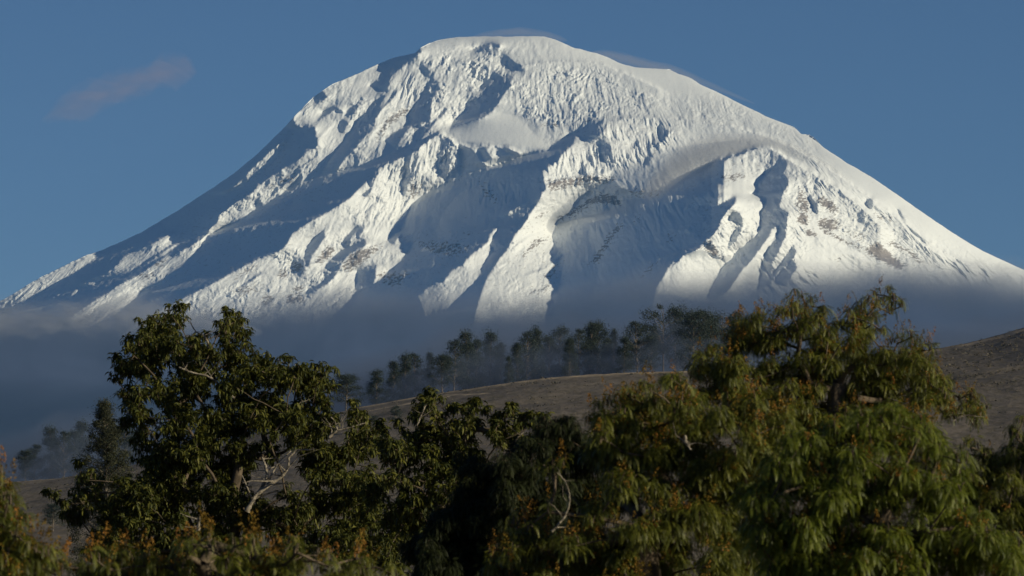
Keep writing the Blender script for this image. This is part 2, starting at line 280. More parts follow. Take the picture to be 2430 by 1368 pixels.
def setup(h):
    nu, nv = int((U1 - U0) / h) + 1, int((V1 - V0) / h) + 1
    U, V = np.meshgrid(U0 + np.arange(nu) * h, V0 + np.arange(nv) * h)
    m = V >= ssil(U) - 4
    shade = np.zeros(U.shape)
    for k, c, P in TONE: shade[inpoly(conv(c, P), U, V)] = 1.0 if k == 'S' else 0.0
    k = YC * 0.95 / FPX * h                                   # metres per cell
    gx = np.where(shade > 0.5, -1.9, 0.30 + 0 * U)
    gz = -1.55 * np.ones_like(U)
    # nearly level snowfield under the summit dome
    gz[inpoly(conv('D', [(600, 880), (960, 740), (1180, 780), (1300, 900), (1450, 1060), (1100, 1020), (680, 990)]), U, V)] = -3.2
    d = V - ssil(U)
    gz = gz - (1 + 4 / (1 + np.exp(-(U - 1000) / 30.0)) / (1 + np.exp((U - 1900) / 60.0))) * np.exp(-np.maximum(d, 0) / 14.0)
    return U, V, m, shade, k, gx, gz
def solve(h, st, x, ax=None, n=150):
    """least squares surface with the wanted slopes: gx across, gz down the picture"""
    U, V, m, shade, k, gx, gz = st
    Yb = base_depth(U, V)
    mx = m[:, 1:] & m[:, :-1]; my = m[1:] & m[:-1]
    wx = mx * np.where(np.maximum(shade[:, 1:], shade[:, :-1]) > 0.5, 1.0, 0.45); wy = my * 0.10
    lam = 1.0e-6 * (h * h) * m; tg = lam * Yb
    if ax is not None: lam = lam + ax[0] * m; tg = tg + ax[0] * m * ax[1]
    def A(x):
        r = lam * x + (~m) * x
        e = wx * (x[:, 1:] - x[:, :-1]); r[:, 1:] += e; r[:, :-1] -= e
        e = wy * (x[1:] - x[:-1]); r[1:] += e; r[:-1] -= e
        return r
    rhs = tg + (~m) * Yb
    e = wx * (gx[:, 1:] + gx[:, :-1]) * k / 2; rhs[:, 1:] += e; rhs[:, :-1] -= e
    e = wy * (gz[1:] + gz[:-1]) * k / 2; rhs[1:] += e; rhs[:-1] -= e
    x = x.copy(); r = rhs - A(x); p = r.copy(); rs = (r * r).sum()
    for it in range(n):
        Ap = A(p); al = rs / (p * Ap).sum(); x += al * p; r -= al * Ap
        rn = (r * r).sum(); p = r + rn / rs * p; rs = rn
    return x
SV = (math.cos(R(17.5)) * math.cos(R(22)), -math.cos(R(17.5)) * math.sin(R(22)), math.sin(R(17.5)))
GZ0 = -(-SV[1] + SV[2] * 1.55) / SV[0]        # slope across at which the sun just grazes
def sunlight(h, U, V, m, Y):
    """cosine to the sun, and how deep the sun's ray passes under the surface (0 = in the light)"""
    P = at(U, V, Y)
    a = np.gradient(P, axis=1); b = np.gradient(P, axis=0); n = np.cross(b, a); n /= np.linalg.norm(n, axis=2)[..., None]
    n *= np.sign(-n[..., 1:2] + 1e-9)
    cs = n @ np.array(SV)
    pen = np.zeros(U.shape)
    cp, sp = math.cos(PITCH), math.sin(PITCH)
    for t in np.geomspace(3.0 * h, 3600, 44):
        q = P + t * np.array(SV); y = q[..., 1]; z = q[..., 2] - CAM[2]
        yc = y * cp + z * sp; zc = -y * sp + z * cp
        u = 1215 + FPX * q[..., 0] / yc; v = 684 - FPX * zc / yc
        fu_, fv_ = (u - U0) / h, (v - V0) / h
        Ys = bilin(Y, fu_, fv_); mk = bilin(m.astype(float), fu_, fv_) > 0.99
        pen = np.maximum(pen, np.where(mk, y - Ys, 0))
    return cs, pen
def resample(x, st0, h0, st1, h1):
    r = base_depth(st0[0], st0[1]) - x
    return base_depth(st1[0], st1[1]) - bilin(r, (st1[0] - U0) / h1 * h1 / h0, (st1[1] - V0) / h0)
h0 = 24.0; st0 = setup(h0); Yr = solve(h0, st0, base_depth(st0[0], st0[1]), None, 500)
QA = []
DG = None
for h1, nit in ((12.0, 0), (6.0, 18), (3.0, 8)):
    st1 = setup(h1); Yr = resample(Yr, st0, h0, st1, h1)
    if DG is None: Yr = solve(h1, st1, Yr, None, 200)
    U, V, m, shade, k, gx, gz = st1
    if DG is not None: gx = gx + bilin(DG, (U - U0) / h0, (V - V0) / h0)
    # let the sun judge the shape and correct it: too lit -> turn further away, wrongly shaded -> bring forward
    anc_w = np.zeros(U.shape); g0 = setup(h1)[5]
    for it in range(nit):
        cs, pen = sunlight(h1, U, V, m, Yr)
        dark = (cs < 0.03) | (pen > 6)
        reg = m & (V < 760) & (U > 0) & (U < 2430)
        QA.append(round(float(((dark != (shade > .5)) & reg).sum() / reg.sum()), 4))
        wl_ = m & (shade > .5) & ~dark; ws = m & (shade < .5) & dark
        gx += np.where(wl_, -0.35, 0) + np.where(ws & (cs < 0.05), 0.35, 0)
        near = np.zeros(U.shape)
        for q in range(0, int(90 / h1), 2): near[:, q:] = np.maximum(near[:, q:], ws[:, :ws.shape[1] - q])
        gx += np.where(shade > .5, 0.22, 0) * near * ~wl_
        gx = np.where(shade > .5, np.clip(gx, -3.9, GZ0 * 1.13), np.clip(gx, -0.6, 1.8))
        push = blur(np.where(ws, np.minimum(pen, 250), 0), 1)
        anc = Yr - push * 0.9; anc_w = np.maximum(anc_w * 0.7, np.where(push > 2, 0.05, 0))
        Yr = solve(h1, (U, V, m, shade, k, gx, gz), Yr - push * 0.5, (anc_w, anc), 80 if h1 > 4 else 60)
    if nit: DG = gx - g0
    st0, h0 = (U, V, m, shade, k, gx, gz), h1
RELIEF = base_depth(U, V) - Yr; HH = h0; mm = m
RELIEF = np.where(mm, RELIEF, 0)
# crests that stand in front of the slope behind them: (line, metres forward, fall below, rise above in px)
CREST = [([(1385, 309), (1433, 289), (1500, 280), (1560, 279), (1640, 284), (1720, 296), (1800, 318), (1880, 350), (1960, 396), (2040, 452), (2140, 525), (2230, 592), (2330, 645)], 75, 60, 3),
 ([(1688, 396), (1706, 382), (1760, 366), (1785, 353), (1820, 350), (1845, 360), (1880, 385), (1930, 412), (2000, 452), (2060, 505), (2120, 560)], 260, 110, 3),
 ([(1235, 160), (1262, 150), (1330, 146), (1390, 147), (1440, 158), (1520, 190), (1590, 225)], 40, 30, 3), ([(1060, 158), (1100, 142), (1150, 150), (1200, 158)], 30, 25, 3), ([(1500, 215), (1545, 226), (1570, 250)], 30, 25, 3),
 ([(1062, 318), (1085, 343), (1115, 352), (1150, 348), (1200, 352), (1240, 365)], 45, 30, 4), ([(965, 372), (1000, 345), (1044, 314), (1075, 335), (1095, 360)], 90, 50, 3),
 ([(1590, 640), (1625, 600), (1665, 588), (1715, 618)], 60, 50, 3), ([(2010, 560), (2060, 590), (2140, 650)], 50, 40, 3), ([(1920, 545), (1990, 590), (2080, 630)], 40, 30, 4), ([(2120, 500), (2150, 545), (2200, 590), (2260, 620)], 40, 35, 5),
 ([(820, 330), (880, 290), (930, 235), (960, 200)], 30, 18, 3), ([(640, 470), (700, 420), (740, 390)], 25, 14, 3), ([(700, 640), (760, 620), (820, 625)], 35, 25, 3), ([(560, 690), (620, 650), (680, 655)], 35, 25, 3), ([(1290, 440), (1350, 425), (1450, 412)], 55, 26, 3),
 ([(1200, 600), (1260, 560), (1310, 555)], 25, 18, 3), ([(1230, 660), (1290, 640), (1330, 610)], 25, 18, 3), ([(1250, 700), (1290, 690), (1320, 660)], 25, 18, 3)]
for ln, A_, dn, up in CREST:
    ln = np.array(ln, float); vl = np.interp(U, ln[:, 0], ln[:, 1]) + 3.0 * fbm(U / 16, U * 0, 3, 222); dv = V - vl
    tp_ = np.clip(np.minimum(U - ln[0, 0], ln[-1, 0] - U) / 30.0, 0, 1)
    RELIEF = RELIEF + A_ * tp_ * np.where(dv >= 0, np.exp(-dv / dn), np.exp(dv / up)) * mm
# carry relief across the skyline so that bilinear sampling stays clean
for k in range(6):
    nb = np.zeros_like(RELIEF); nb[:-1] = RELIEF[1:]; g = np.zeros_like(mm); g[:-1] = mm[1:]
    new = (~mm) & g; RELIEF[new] = nb[new]; mm = mm | new
RELIEF = 0.85 * RELIEF + 0.15 * blur(RELIEF, 1)

def zone_maps(U, V):
    h = 3.0
    nu, nv = int((U1 - U0) / h) + 1, int((V1 - V0) / h) + 1
    GU, GV = np.meshgrid(U0 + np.arange(nu) * h, V0 + np.arange(nv) * h)
    out = {k: np.full(GU.shape, dflt) for k, dflt in (('b', 0.24), ('f', 0.12), ('s', 0.0), ('r', 0.0))}
    for k, c, P, a in TEXZ:
        q = inpoly(conv(c, P), GU, GV); out[k][q] = np.maximum(out[k][q], a)
    res = {}
    for k, n in (('b', 4), ('f', 4), ('s', 4), ('r', 1)):
        res[k] = bilin(blur(out[k], n), (U - U0) / h, (V - V0) / h)
    return res
nu = 1960; nv1, nv2 = 430, 26
ucol = np.concatenate([np.linspace(-640, -60, 90)[:-1], np.linspace(-60, 2490, 1780), np.linspace(2490, 3100, 93)[1:]])
t1 = np.linspace(0, 1, nv1) ** 1.12
vs = sil(ucol)
VB = 800.0
rows = [vs + t * (np.maximum(VB, vs + 60) - vs) for t in t1]
last = rows[-1]
for k in range(1, nv2): rows.append(last + (1400 - last) * (k / (nv2 - 1)) ** 1.5)
Vg = np.array(rows); Ug = np.broadcast_to(ucol, Vg.shape).copy()
Zn = zone_maps(Ug, Vg)
Rg = bilin(RELIEF, (Ug - U0) / HH, (np.minimum(Vg, V1 - 4) - V0) / HH)
d = np.maximum(Vg - Ug * 0 - np.broadcast_to(np.interp(ucol, silu, silv), Vg.shape), 0)
calm = 1 - 0.93 * Zn['s']; fade = np.clip(d / 10.0, 0.0, 1)
wu = Ug + 6 * fbm(Ug / 38, Vg / 38, 3, 21); wv = Vg + 6 * fbm(Ug / 60, Vg / 60, 3, 37)
# down-slope direction leans left on the left flank and right on the right
lean = np.clip((Ug - 1250) / 900, -1.1, 0.9)
wf = Ug + 6 * fbm(Ug / 55, Vg / 70, 3, 21)
fu = wf - lean * (Vg - 350) * 0.9
patch = np.clip(0.8 + 1.25 * fbm(Ug / 55, Vg / 40, 3, 141), 0.05, 1.8)
ro_ = lambda x, y, a: (x * math.cos(a) + y * math.sin(a), y * math.cos(a) - x * math.sin(a))
bil = lambda x, y, s: sum(0.55 ** q * (3.2 * np.abs(pn(x * 2.1 ** q, y * 2.1 ** q, s + q)) - 0.8) for q in range(4))
bumps = patch * 0.70 * (4 * ridged(wu / 34, wv / 26, 4, 3, 0.55) + 8 * bil(*[q / s_ for q, s_ in zip(ro_(wu, wv, 0.5), (21, 34))], 161) + 7 * bil(*[q / s_ for q, s_ in zip(ro_(wu, wv, -0.35), (30, 17))], 181) + 5.4 * (fbm(wu / 9, wv / 8, 3, 11)) + 1.9 * pn(Ug / 3.4, Vg / 3.0, 19))
flut = (1.7 - patch) * 8 * (bil(fu / 19, wv / 75, 61) * 0.9 + 0.5 * fbm(fu / 9, wv / 30, 3, 63)) + 3 * pn(fu / 5, wv / 26, 71)
fine = np.where(True, 6.5, 0) * (ridged(fu / 58, wv / 110, 3, 83, 0.42) - 0.6) + 5 * fbm(fu / 34, wv / 42, 3, 87, 0.45) + 1.0 * fbm(wu / 7, wv / 7, 3, 85)
Rg = Rg + fade * calm * (1.0 * Zn['b'] * bumps + 1.15 * Zn['f'] * flut) + fade * (0.06 + 0.94 * calm) * fine
Yg = base_depth(Ug, Vg) - Rg
# long low apron in front, reached by the rows below the snow
Pg = at(Ug, Vg, Yg)
rockn = 0.5 + 0.62 * fbm(wu / 9 + wv / 14, wv / 4.5, 4, 91, 0.7)
rock = np.clip((Zn['r'] * 1.08 + 0.24 * calm * (Zn['b'] > 0.3) + rockn - 1.14) * 6.0, 0, 1) * np.clip(Zn['r'] * 1.6 + 0.45, 0, 1)
low = np.clip((Vg - 740) / 60 + 0.5 * fbm(wu / 30, wv / 20, 3, 7), 0, 1)
rock = np.maximum(rock, low)
# the far side: the same skyline rolled over and down behind
back = []
for k, (dy, dz) in enumerate([(40, 6), (120, -20), (350, -110), (900, -420), (1800, -1000), (3200, -1900), (5200, -3200)]):
    q = Pg[0].copy(); q[:, 1] += dy; q[:, 2] = np.maximum(q[:, 2] * (1 - 0.0 * k) + dz + (8 if k < 2 else 25) * fbm(ucol / 60, ucol * 0 + k, 3, 99) * (k > 0) - (6 if k == 0 else 0) * 1.0 - (0 if k else 1), -30); back.append(q)
back = np.array(back[::-1])
V_ = np.concatenate([back, Pg], 0)
nr, nc = V_.shape[:2]
rk = np.concatenate([np.zeros((len(back), nc)), rock], 0)
m, nt, b = newmat('glacier_snow_and_rock')
a = nt.nodes.new('ShaderNodeAttribute'); a.attribute_name = 'rock'
tc = nt.nodes.new('ShaderNodeTexCoord')
sn = ramp(nt, noise(nt, 0.004, 5, 0.6), [(0.3, (0.77, 0.81, 0.85)), (0.7, (0.83, 0.87, 0.90))])
rc = ramp(nt, noise(nt, 0.02, 5, 0.6), [(0.3, (0.16, 0.145, 0.14)), (0.7, (0.34, 0.31, 0.29))])
nt.links.new(mixc(nt, a.outputs['Fac'], sn, rc), b.inputs['Base Color'])
b.inputs['Roughness'].default_value = 0.75; b.inputs['Specular IOR Level'].default_value = 0.15
bp = nt.nodes.new('ShaderNodeBump'); bp.inputs['Distance'].default_value = 6.0; bp.inputs['Strength'].default_value = 0.35
nt.links.new(noise(nt, 0.045, 6, 0.65), bp.inputs['Height']); nt.links.new(bp.outputs[0], b.inputs['Normal'])
mt = mesh('mountain', V_, grid_faces(nr, nc)[:, ::-1], m, smooth=True, attrs={'rock': rk})
tag(mt, kind='structure')

# ------------------------------------------------------------------ ground and dry hill
def plainmat(name, stops, scale, rough=0.9, bump=0.0, bscale=1.0, vec=None):
    m, nt, b = newmat(name)
    nt.links.new(ramp(nt, noise(nt, scale, 6, 0.6, vec), stops), b.inputs['Base Color'])
    b.inputs['Roughness'].default_value = rough; b.inputs['Specular IOR Level'].default_value = 0.1
    if bump:
        p = nt.nodes.new('ShaderNodeBump'); p.inputs['Distance'].default_value = bump
        nt.links.new(noise(nt, bscale, 6, 0.65), p.inputs['Height']); nt.links.new(p.outputs[0], b.inputs['Normal'])
    return m
gm = plainmat('dry_pasture', [(0.3, (0.10, 0.085, 0.05)), (0.7, (0.20, 0.17, 0.11))], 0.02, bump=0.4, bscale=0.3)
gx_ = np.array([-40000, -2000, 2000, 40000.0]); gy_ = np.array([-3000, 900, 3000, 90000.0])
GX, GY = np.meshgrid(gx_, gy_)
tag(mesh('ground', np.stack([GX, GY, GX * 0], -1), grid_faces(4, 4), gm), kind='structure')

HY = 1800.0
HILL = [(-2600, 1290), (-1200, 1240), (-300, 1165), (0, 1148), (150, 1135), (300, 1108), (500, 1058), (700, 1005), (850, 967), (950, 949), (1030, 936), (1100, 925), (1200, 910), (1300, 897), (1400, 889), (1500, 884), (1640, 880), (1800, 872),
        (1950, 858), (2100, 838), (2200, 824), (2300, 806), (2380, 785), (2430, 770), (2600, 735), (3000, 700), (4500, 690)]
hu, hv = np.array(HILL, float).T
def crest(x):
    u = x / HY * FPX + 1215
    return CAM[2] + np.interp(u, hu, ray(1215, hv)[1] * HY)
def hill_z(x, y):
    H = crest(x); t = np.clip((y - 1000) / (HY - 1000), 0, 1)
    s = t * (1.3 - 0.3 * t)
    bk = np.clip((y - HY - 350) / 900, 0, 1); s = s * (1 - bk * bk * (3 - 2 * bk))
    z = H * s
    w = np.clip((y - 1000) / 200, 0, 1)
    z = z + w * (1.6 * fbm(x / 90, y / 90, 4, 301) * np.clip(np.abs(y - HY) / 150, 0.10, 1) + 0.22 * fbm(x / 7, y / 7, 3, 303))
    # terrace steps that cross the right hand slope
    u = x / y * FPX + 1215
    for yy, a in ((1557, 1.2), (1602, 1.4), (1450, 0.7)):
        z = z + w * a * np.clip((x - 90) / 60, 0, 1) / (1 + np.exp(-(y - yy - 12 * pn(x / 60, x * 0, 5)) / 2.2)) * (y < HY)
    z = z - 4.6 * np.clip((x - 90) / 60, 0, 1) * np.clip((y - 1200) / 500, 0, 1) * np.clip((HY + 300 - y) / 300, 0, 1)
    return z - 0.4 * (1 - w)
hx = np.concatenate([np.linspace(-1500, -260, 60)[:-1], np.linspace(-260, 260, 500), np.linspace(260, 1500, 60)[1:]])
hy = np.concatenate([np.linspace(950, 1200, 40)[:-1], np.linspace(1200, 1830, 330), np.linspace(1830, 3100, 70)[1:]])
GX, GY = np.meshgrid(hx, hy)
GZ = hill_z(GX, GY)
m, nt, b = newmat('dry_grass_slope')
tc = nt.nodes.new('ShaderNodeTexCoord')
mp = nt.nodes.new('ShaderNodeMapping'); mp.inputs['Scale'].default_value = (1, 0.25, 1); nt.links.new(tc.outputs['Object'], mp.inputs[0])
c1 = ramp(nt, noise(nt, 0.03, 6, 0.65, mp.outputs[0]), [(0.32, (0.12, 0.104, 0.088)), (0.55, (0.18, 0.157, 0.130)), (0.72, (0.235, 0.205, 0.165))])
c2 = ramp(nt, noise(nt, 0.35, 4, 0.7, mp.outputs[0]), [(0.42, (0.08, 0.07, 0.05)), (0.56, (0.16, 0.135, 0.115))])
col = mixc(nt, 0.55, c1, c2)
a = nt.nodes.new('ShaderNodeAttribute'); a.attribute_name = 'bare'
nt.links.new(mixc(nt, a.outputs['Fac'], col, (0.50, 0.40, 0.28)), b.inputs['Base Color'])
b.inputs['Roughness'].default_value = 0.95; b.inputs['Specular IOR Level'].default_value = 0.05
bp = nt.nodes.new('ShaderNodeBump'); bp.inputs['Distance'].default_value = 0.5
nt.links.new(noise(nt, 0.5, 5, 0.7), bp.inputs['Height']); nt.links.new(bp.outputs[0], b.inputs['Normal'])
# bare tan earth: the track along the crest and the scraped bank at its left end
pu = GX / GY * FPX + 1215
bare = np.exp(-((GY - (HY - 10)) / 9.0) ** 2) * np.clip(0.65 + fbm(GX / 14, GY / 8, 3, 311), 0, 1)
sc = ((GX > -62) & (GX < -24)) * np.exp(-((GY - (1738 + (GX + 45) * 0.5)) / 9.0) ** 2) + ((GX > -32) & (GX < -6)) * np.exp(-((GY - (1755 - (GX + 22) * 2.3)) / 5.0) ** 2)
bare = np.clip(bare * 0.8 + 0.8 * sc * np.clip(0.6 + fbm(GX / 6, GY / 4, 3, 313), 0, 1), 0, 1)
tag(mesh('hill', np.stack([GX, GY, GZ], -1), grid_faces(*GX.shape), m, smooth=True, attrs={'bare': bare}), kind='structure')

rng = np.random.default_rng(7)
# low scrub and tussocks on the hill: far too many to count
def tufts(P, size, rng, n):
    """little clumps of upright leaf faces round each point"""
    k = len(P); a = rng.uniform(0, 2 * np.pi, (k, n)); r = rng.random((k, n)) ** 0.6
    c = P[:, None, :] + np.stack([np.cos(a) * r, np.sin(a) * r, rng.random((k, n)) * 0.9 * (1.1 - r)], -1) * size[:, None, None]
    s = size[:, None, None] * rng.uniform(0.22, 0.42, (k, n, 1))
    d1 = rng.normal(size=(k, n, 3)); d1 /= np.linalg.norm(d1, axis=-1)[..., None]
    d2 = np.cross(d1, rng.normal(size=(k, n, 3))); d2 /= np.linalg.norm(d2, axis=-1)[..., None]
    V = np.stack([c - d1 * s, c + d2 * s * 0.6, c + d1 * s, c - d2 * s * 0.6], 2).reshape(-1, 3)
    return V, np.arange(len(V)).reshape(-1, 4)
def foliage_mat(name, dark, mid, light, trans=0.25, rough=0.5, spec=0.3):
    m, nt, b = newmat(name)
    a = nt.nodes.new('ShaderNodeAttribute'); a.attribute_name = 'tint'
    c = ramp(nt, a.outputs['Fac'], [(0.0, dark), (0.5, mid), (1.0, light)])
    nt.links.new(c, b.inputs['Base Color']); b.inputs['Roughness'].default_value = rough
    b.inputs['Specular IOR Level'].default_value = spec
    t = nt.nodes.new('ShaderNodeBsdfTranslucent'); nt.links.new(c, t.inputs[0])
    x = nt.nodes.new('ShaderNodeMixShader'); x.inputs[0].default_value = trans
    nt.links.new(b.outputs[0], x.inputs[1]); nt.links.new(t.outputs[0], x.inputs[2])
    nt.links.new(x.outputs[0], nt.nodes['Material Output'].inputs['Surface'])
    return m
M_scrub = foliage_mat('hill_scrub', (0.075, 0.07, 0.055), (0.10, 0.09, 0.07), (0.13, 0.115, 0.09), 0.1, 0.9, 0.02)
n = 3600
sx = rng.uniform(-230, 240, n); sy = rng.uniform(1250, 1812, n)
keep = (fbm(sx / 35, sy / 60, 3, 401) > 0.05) | (rng.random(n) < 0.12)
sx, sy = sx[keep], sy[keep]
# hedge lines on the right-hand slope
hxl = rng.uniform(120, 330, 420); hyl = np.where(rng.random(420) < 0.5, 1553, 1598) + rng.normal(0, 1.6, 420)
sx = np.concatenate([sx, hxl]); sy = np.concatenate([sy, hyl])
P = np.stack([sx, sy, hill_z(sx, sy)], -1)
sz = np.concatenate([rng.uniform(0.3, 1.1, keep.sum()) ** 1.5, rng.uniform(0.5, 1.1, 420)])
n2 = 900; ux = rng.uniform(120, 330, n2); uy = rng.uniform(1612, 1800, n2); P = np.concatenate([P, np.stack([ux, uy, hill_z(ux, uy)], -1)]); sz = np.concatenate([sz, rng.uniform(0.4, 1.5, n2)])
V_, F_ = tufts(P, sz, rng, 9)
tag(mesh('scrub', V_, F_, M_scrub, attrs={'tint': np.repeat(rng.random(len(F_)), 4)}), 'low dark scrub and dry tussocks dotted over the brown hillside', 'scrub', kind='stuff')

# ------------------------------------------------------------------ haze and mist
wide_u = np.concatenate([np.linspace(-6000, -900, 40)[:-1], np.linspace(-900, 3300, 300), np.linspace(3300, 8500, 40)[1:]])
def closed_bank(name, us, ys, vtop, depthprof, mat, zb, label, cat):
    """a bank of mist whose crest is at picture height vtop(u) and which thins out towards its front and back"""
    U_, Y_ = np.meshgrid(us, ys)
    s = (Y_ - ys[0]) / (ys[-1] - ys[0]) * 2 - 1
    V__ = vtop(U_, s) + depthprof(np.abs(s))
    T = at(U_, V__, Y_); T[..., 2] = np.maximum(T[..., 2], zb + 1)
    B = T.copy(); B[..., 2] = zb
    nr, nc = U_.shape; N = nr * nc
    f = grid_faces(nr, nc); F = [f, f[:, ::-1] + N]
    i = np.arange(N).reshape(nr, nc)
    for e, fl in ((i[0], 0), (i[-1], 1), (i[:, 0], 1), (i[:, -1], 0)):
        q = np.stack([e[:-1], e[1:], e[1:] + N, e[:-1] + N], 1); F.append(q[:, ::-1] if not fl else q)
    o = mesh(name, np.concatenate([T.reshape(-1, 3), B.reshape(-1, 3)]), np.concatenate(F), mat, smooth=False)
    bpy.context.view_layer.update()
    tag(o, label, cat, kind='stuff'); return o
def puff(name, pts, D, mat, label, cat, thick=1.0, rag=0.2, seed=0, kind='stuff', nu_=70):
    """one soft cloud: a flattened closed body following a line of (u, v, half height px, half depth m)"""
    P = np.array(pts, float); t = np.linspace(0, 1, nu_); tt = np.linspace(0, 1, len(P))
    if P.shape[1] < 5: P = np.concatenate([P, P[:, :1] * 0], 1)
    c = [np.interp(t, tt, P[:, k]) for k in range(5)]
    for k in range(5): c[k] = np.convolve(np.pad(c[k], 4, mode='edge'), np.ones(9) / 9, 'valid')
    end = np.clip(np.minimum(t, 1 - t) * 6, 0, 1); end = np.sqrt(1 - (1 - end) ** 2)
    ph = np.linspace(0, 2 * np.pi, 41)[:-1]
    Vv = []
    for i in range(nu_):
        w = np.sign(np.cos(ph)) * np.abs(np.cos(ph)) ** 1.9; q = np.sign(np.sin(ph)) * np.abs(np.sin(ph)) ** 1.2
        nz = 1 + rag * fbm(np.cos(ph) * 1.7 + c[0][i] / 60, np.sin(ph) * 1.7 + i / 9.0, 3, seed)
        vv = c[1][i] - c[2][i] * end[i] * q * nz; dd = D + c[4][i] + c[3][i] * end[i] * w * nz * thick
        Vv.append(at(c[0][i] + 0 * ph, vv, dd))
    Vv = np.array(Vv); n_ = len(ph)
    i = np.arange(nu_ * n_).reshape(nu_, n_); j = np.roll(i, -1, 1)
    F = np.stack([i[:-1], j[:-1], j[1:], i[1:]], -1).reshape(-1, 4)
    V_ = Vv.reshape(-1, 3); a, b_ = len(V_), len(V_) + 1
    V_ = np.concatenate([V_, [Vv[0].mean(0), Vv[-1].mean(0)]])
    F3 = np.concatenate([np.stack([j[0], i[0], np.full(n_, a)], 1), np.stack([i[-1], j[-1], np.full(n_, b_)], 1)])
    o = mesh(name, V_, [F, F3], mat, smooth=True)
    bm_fix(o); tag(o, label, cat, kind=kind); return o
def bm_fix(o):
    import bmesh
    bm = bmesh.new(); bm.from_mesh(o.data); bmesh.ops.recalc_face_normals(bm, faces=bm.faces); bm.to_mesh(o.data); bm.free()
hz = volmat('haze_air', (0.22, 0.50, 1.0), 1.0e-5)
bx = np.array([[x, y, z] for z in (-1.0, 3900.0) for y in (-300.0, 37500.0) for x in (-12000.0, 12000.0)])
tag(mesh('haze', bx, np.array([[0, 2, 3, 1], [4, 5, 7, 6], [0, 1, 5, 4], [2, 6, 7, 3], [0, 4, 6, 2], [1, 3, 7, 5]]), hz), 'thin blue haze filling the air between the viewer and the volcano', 'haze', kind='stuff')
mist_shade = volmat('mist_painted_shade', (0.175, 0.23, 0.41), 0.0021)  # shade is put into the dark blue colour; nothing shades this bank
fu_p = [-800, 0, 200, 400, 600, 800, 1000, 1150, 1320, 1500, 1700, 1900, 2100, 2300, 2430, 3200]
fv_p = [740, 716, 718, 712, 700, 672, 676, 690, 672, 640, 634, 618, 600, 612, 630, 690]
def ftop(u, s): return np.interp(u, fu_p, fv_p) + 16 * fbm(u / 190 + 5, s * 1.3, 4, 501) + 6 * fbm(u / 40, s * 3, 3, 503)
closed_bank('mist', wide_u, np.linspace(23500, 27300, 61), ftop, lambda s: 180 * s ** 0.62, mist_shade, 20.0,
            'mist bank with painted deep blue-grey shade, hiding the foot of the volcano', 'mist')
mist_lit = volmat('mist_painted_sunlit', (0.66, 0.68, 0.76), 0.0013)  # paler copy of the mist, its sunlit look put into the colour
cap_mat = volmat('cap_cloud', (0.95, 0.95, 1.0), 0.0030)
pink = volmat('evening_cloud', (0.88, 0.62, 0.58), 0.00022)
wisp_m = volmat('blown_snow', (0.95, 0.86, 0.82), 0.00032)
def ptop(u, s): return np.interp(u, [-900, 0, 120, 220, 320, 420, 520, 700, 820, 1000, 1200, 1320, 1500, 1700, 1900, 2100, 2300, 2430, 3200], [730, 694, 704, 690, 676, 690, 706, 696, 668, 672, 690, 672, 628, 612, 600, 590, 596, 606, 690]) + 20 * fbm(u / 150 + 9, s * 1.7, 4, 611) + 7 * fbm(u / 36, s * 4, 3, 613)
closed_bank('mist_bank', wide_u, np.linspace(27350, 28250, 41), ptop, lambda s: 110 * s ** 0.7, mist_lit, 20.0,
            'paler upper layer of mist, sunlit tone painted in, rising softly against the snow slopes', 'mist')
puff('mist_bank', [(-500, 800, 60, 260), (-100, 770, 44, 260), (80, 765, 34, 220), (200, 752, 40, 220), (300, 742, 42, 200), (400, 755, 40, 180), (520, 775, 36, 160), (640, 790, 20, 120)], 23100, mist_lit,
     'pale drift of mist, sunlit tone painted in, lying over the left foot of the volcano', 'mist', seed=611, rag=0.7)
puff('cap_cloud', [(1510, 470, 20, 60, -500), (1560, 435, 44, 130, -430), (1615, 400, 62, 170, -330), (1680, 368, 56, 190, -170), (1740, 352, 40, 180, -60), (1800, 350, 36, 180, -20), (1860, 364, 34, 170, -60), (1920, 388, 30, 150, -150), (1980, 420, 24, 130, -300), (2040, 455, 16, 90, -430)], 29850, cap_mat,
     'soft grey cap cloud hanging behind the sharp right-hand peak', 'cloud', seed=621, rag=0.03)
puff('cloud', [(90, 290, 8, 200), (150, 262, 34, 500), (215, 232, 46, 700), (290, 208, 36, 600), (350, 186, 36, 600), (400, 168, 44, 700), (445, 166, 36, 500), (470, 172, 10, 200)], 43000, pink,
     'faint dusky pink cloud alone in the sky left of the summit', 'cloud', seed=631, rag=0.5)
puff('snow_plume', [(1380, 130, 6, 300), (1430, 128, 12, 500), (1480, 140, 16, 600), (1540, 156, 14, 600), (1600, 166, 13, 500), (1670, 196, 10, 400), (1740, 226, 6, 300), (1800, 250, 4, 200)], 38500, wisp_m,
     'thin grey veil of blown snow trailing off the ridge right of the summit', 'cloud', seed=641)
puff('snow_plume', [(1120, 86, 5, 300), (1180, 80, 10, 400), (1240, 76, 13, 500), (1300, 84, 10, 400), (1350, 98, 6, 300)], 38500, wisp_m,
     'small pinkish puff of blown snow just above the flat summit', 'cloud', seed=651)
mist_low = volmat('valley_mist', (0.185, 0.245, 0.40), 0.0068)  # dark blue colour carries painted shade, as in the mist bank behind
lu_p = [-900, 0, 60, 120, 200, 320, 500, 800, 900, 1000, 1100, 1250, 1400, 1500, 1575, 1700, 1800, 2000, 2200, 2430, 3400]
lv_p = [1060, 1040, 1030, 990, 975, 985, 960, 860, 850, 815, 770, 765, 755, 765, 715, 728, 745, 770, 780, 750, 740]
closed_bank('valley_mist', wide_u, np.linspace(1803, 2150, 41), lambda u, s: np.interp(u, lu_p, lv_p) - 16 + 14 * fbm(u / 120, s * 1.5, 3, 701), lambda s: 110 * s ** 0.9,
            mist_low, 4.0, 'mist with painted blue shade lying behind the brown hill among the far trees', 'mist')

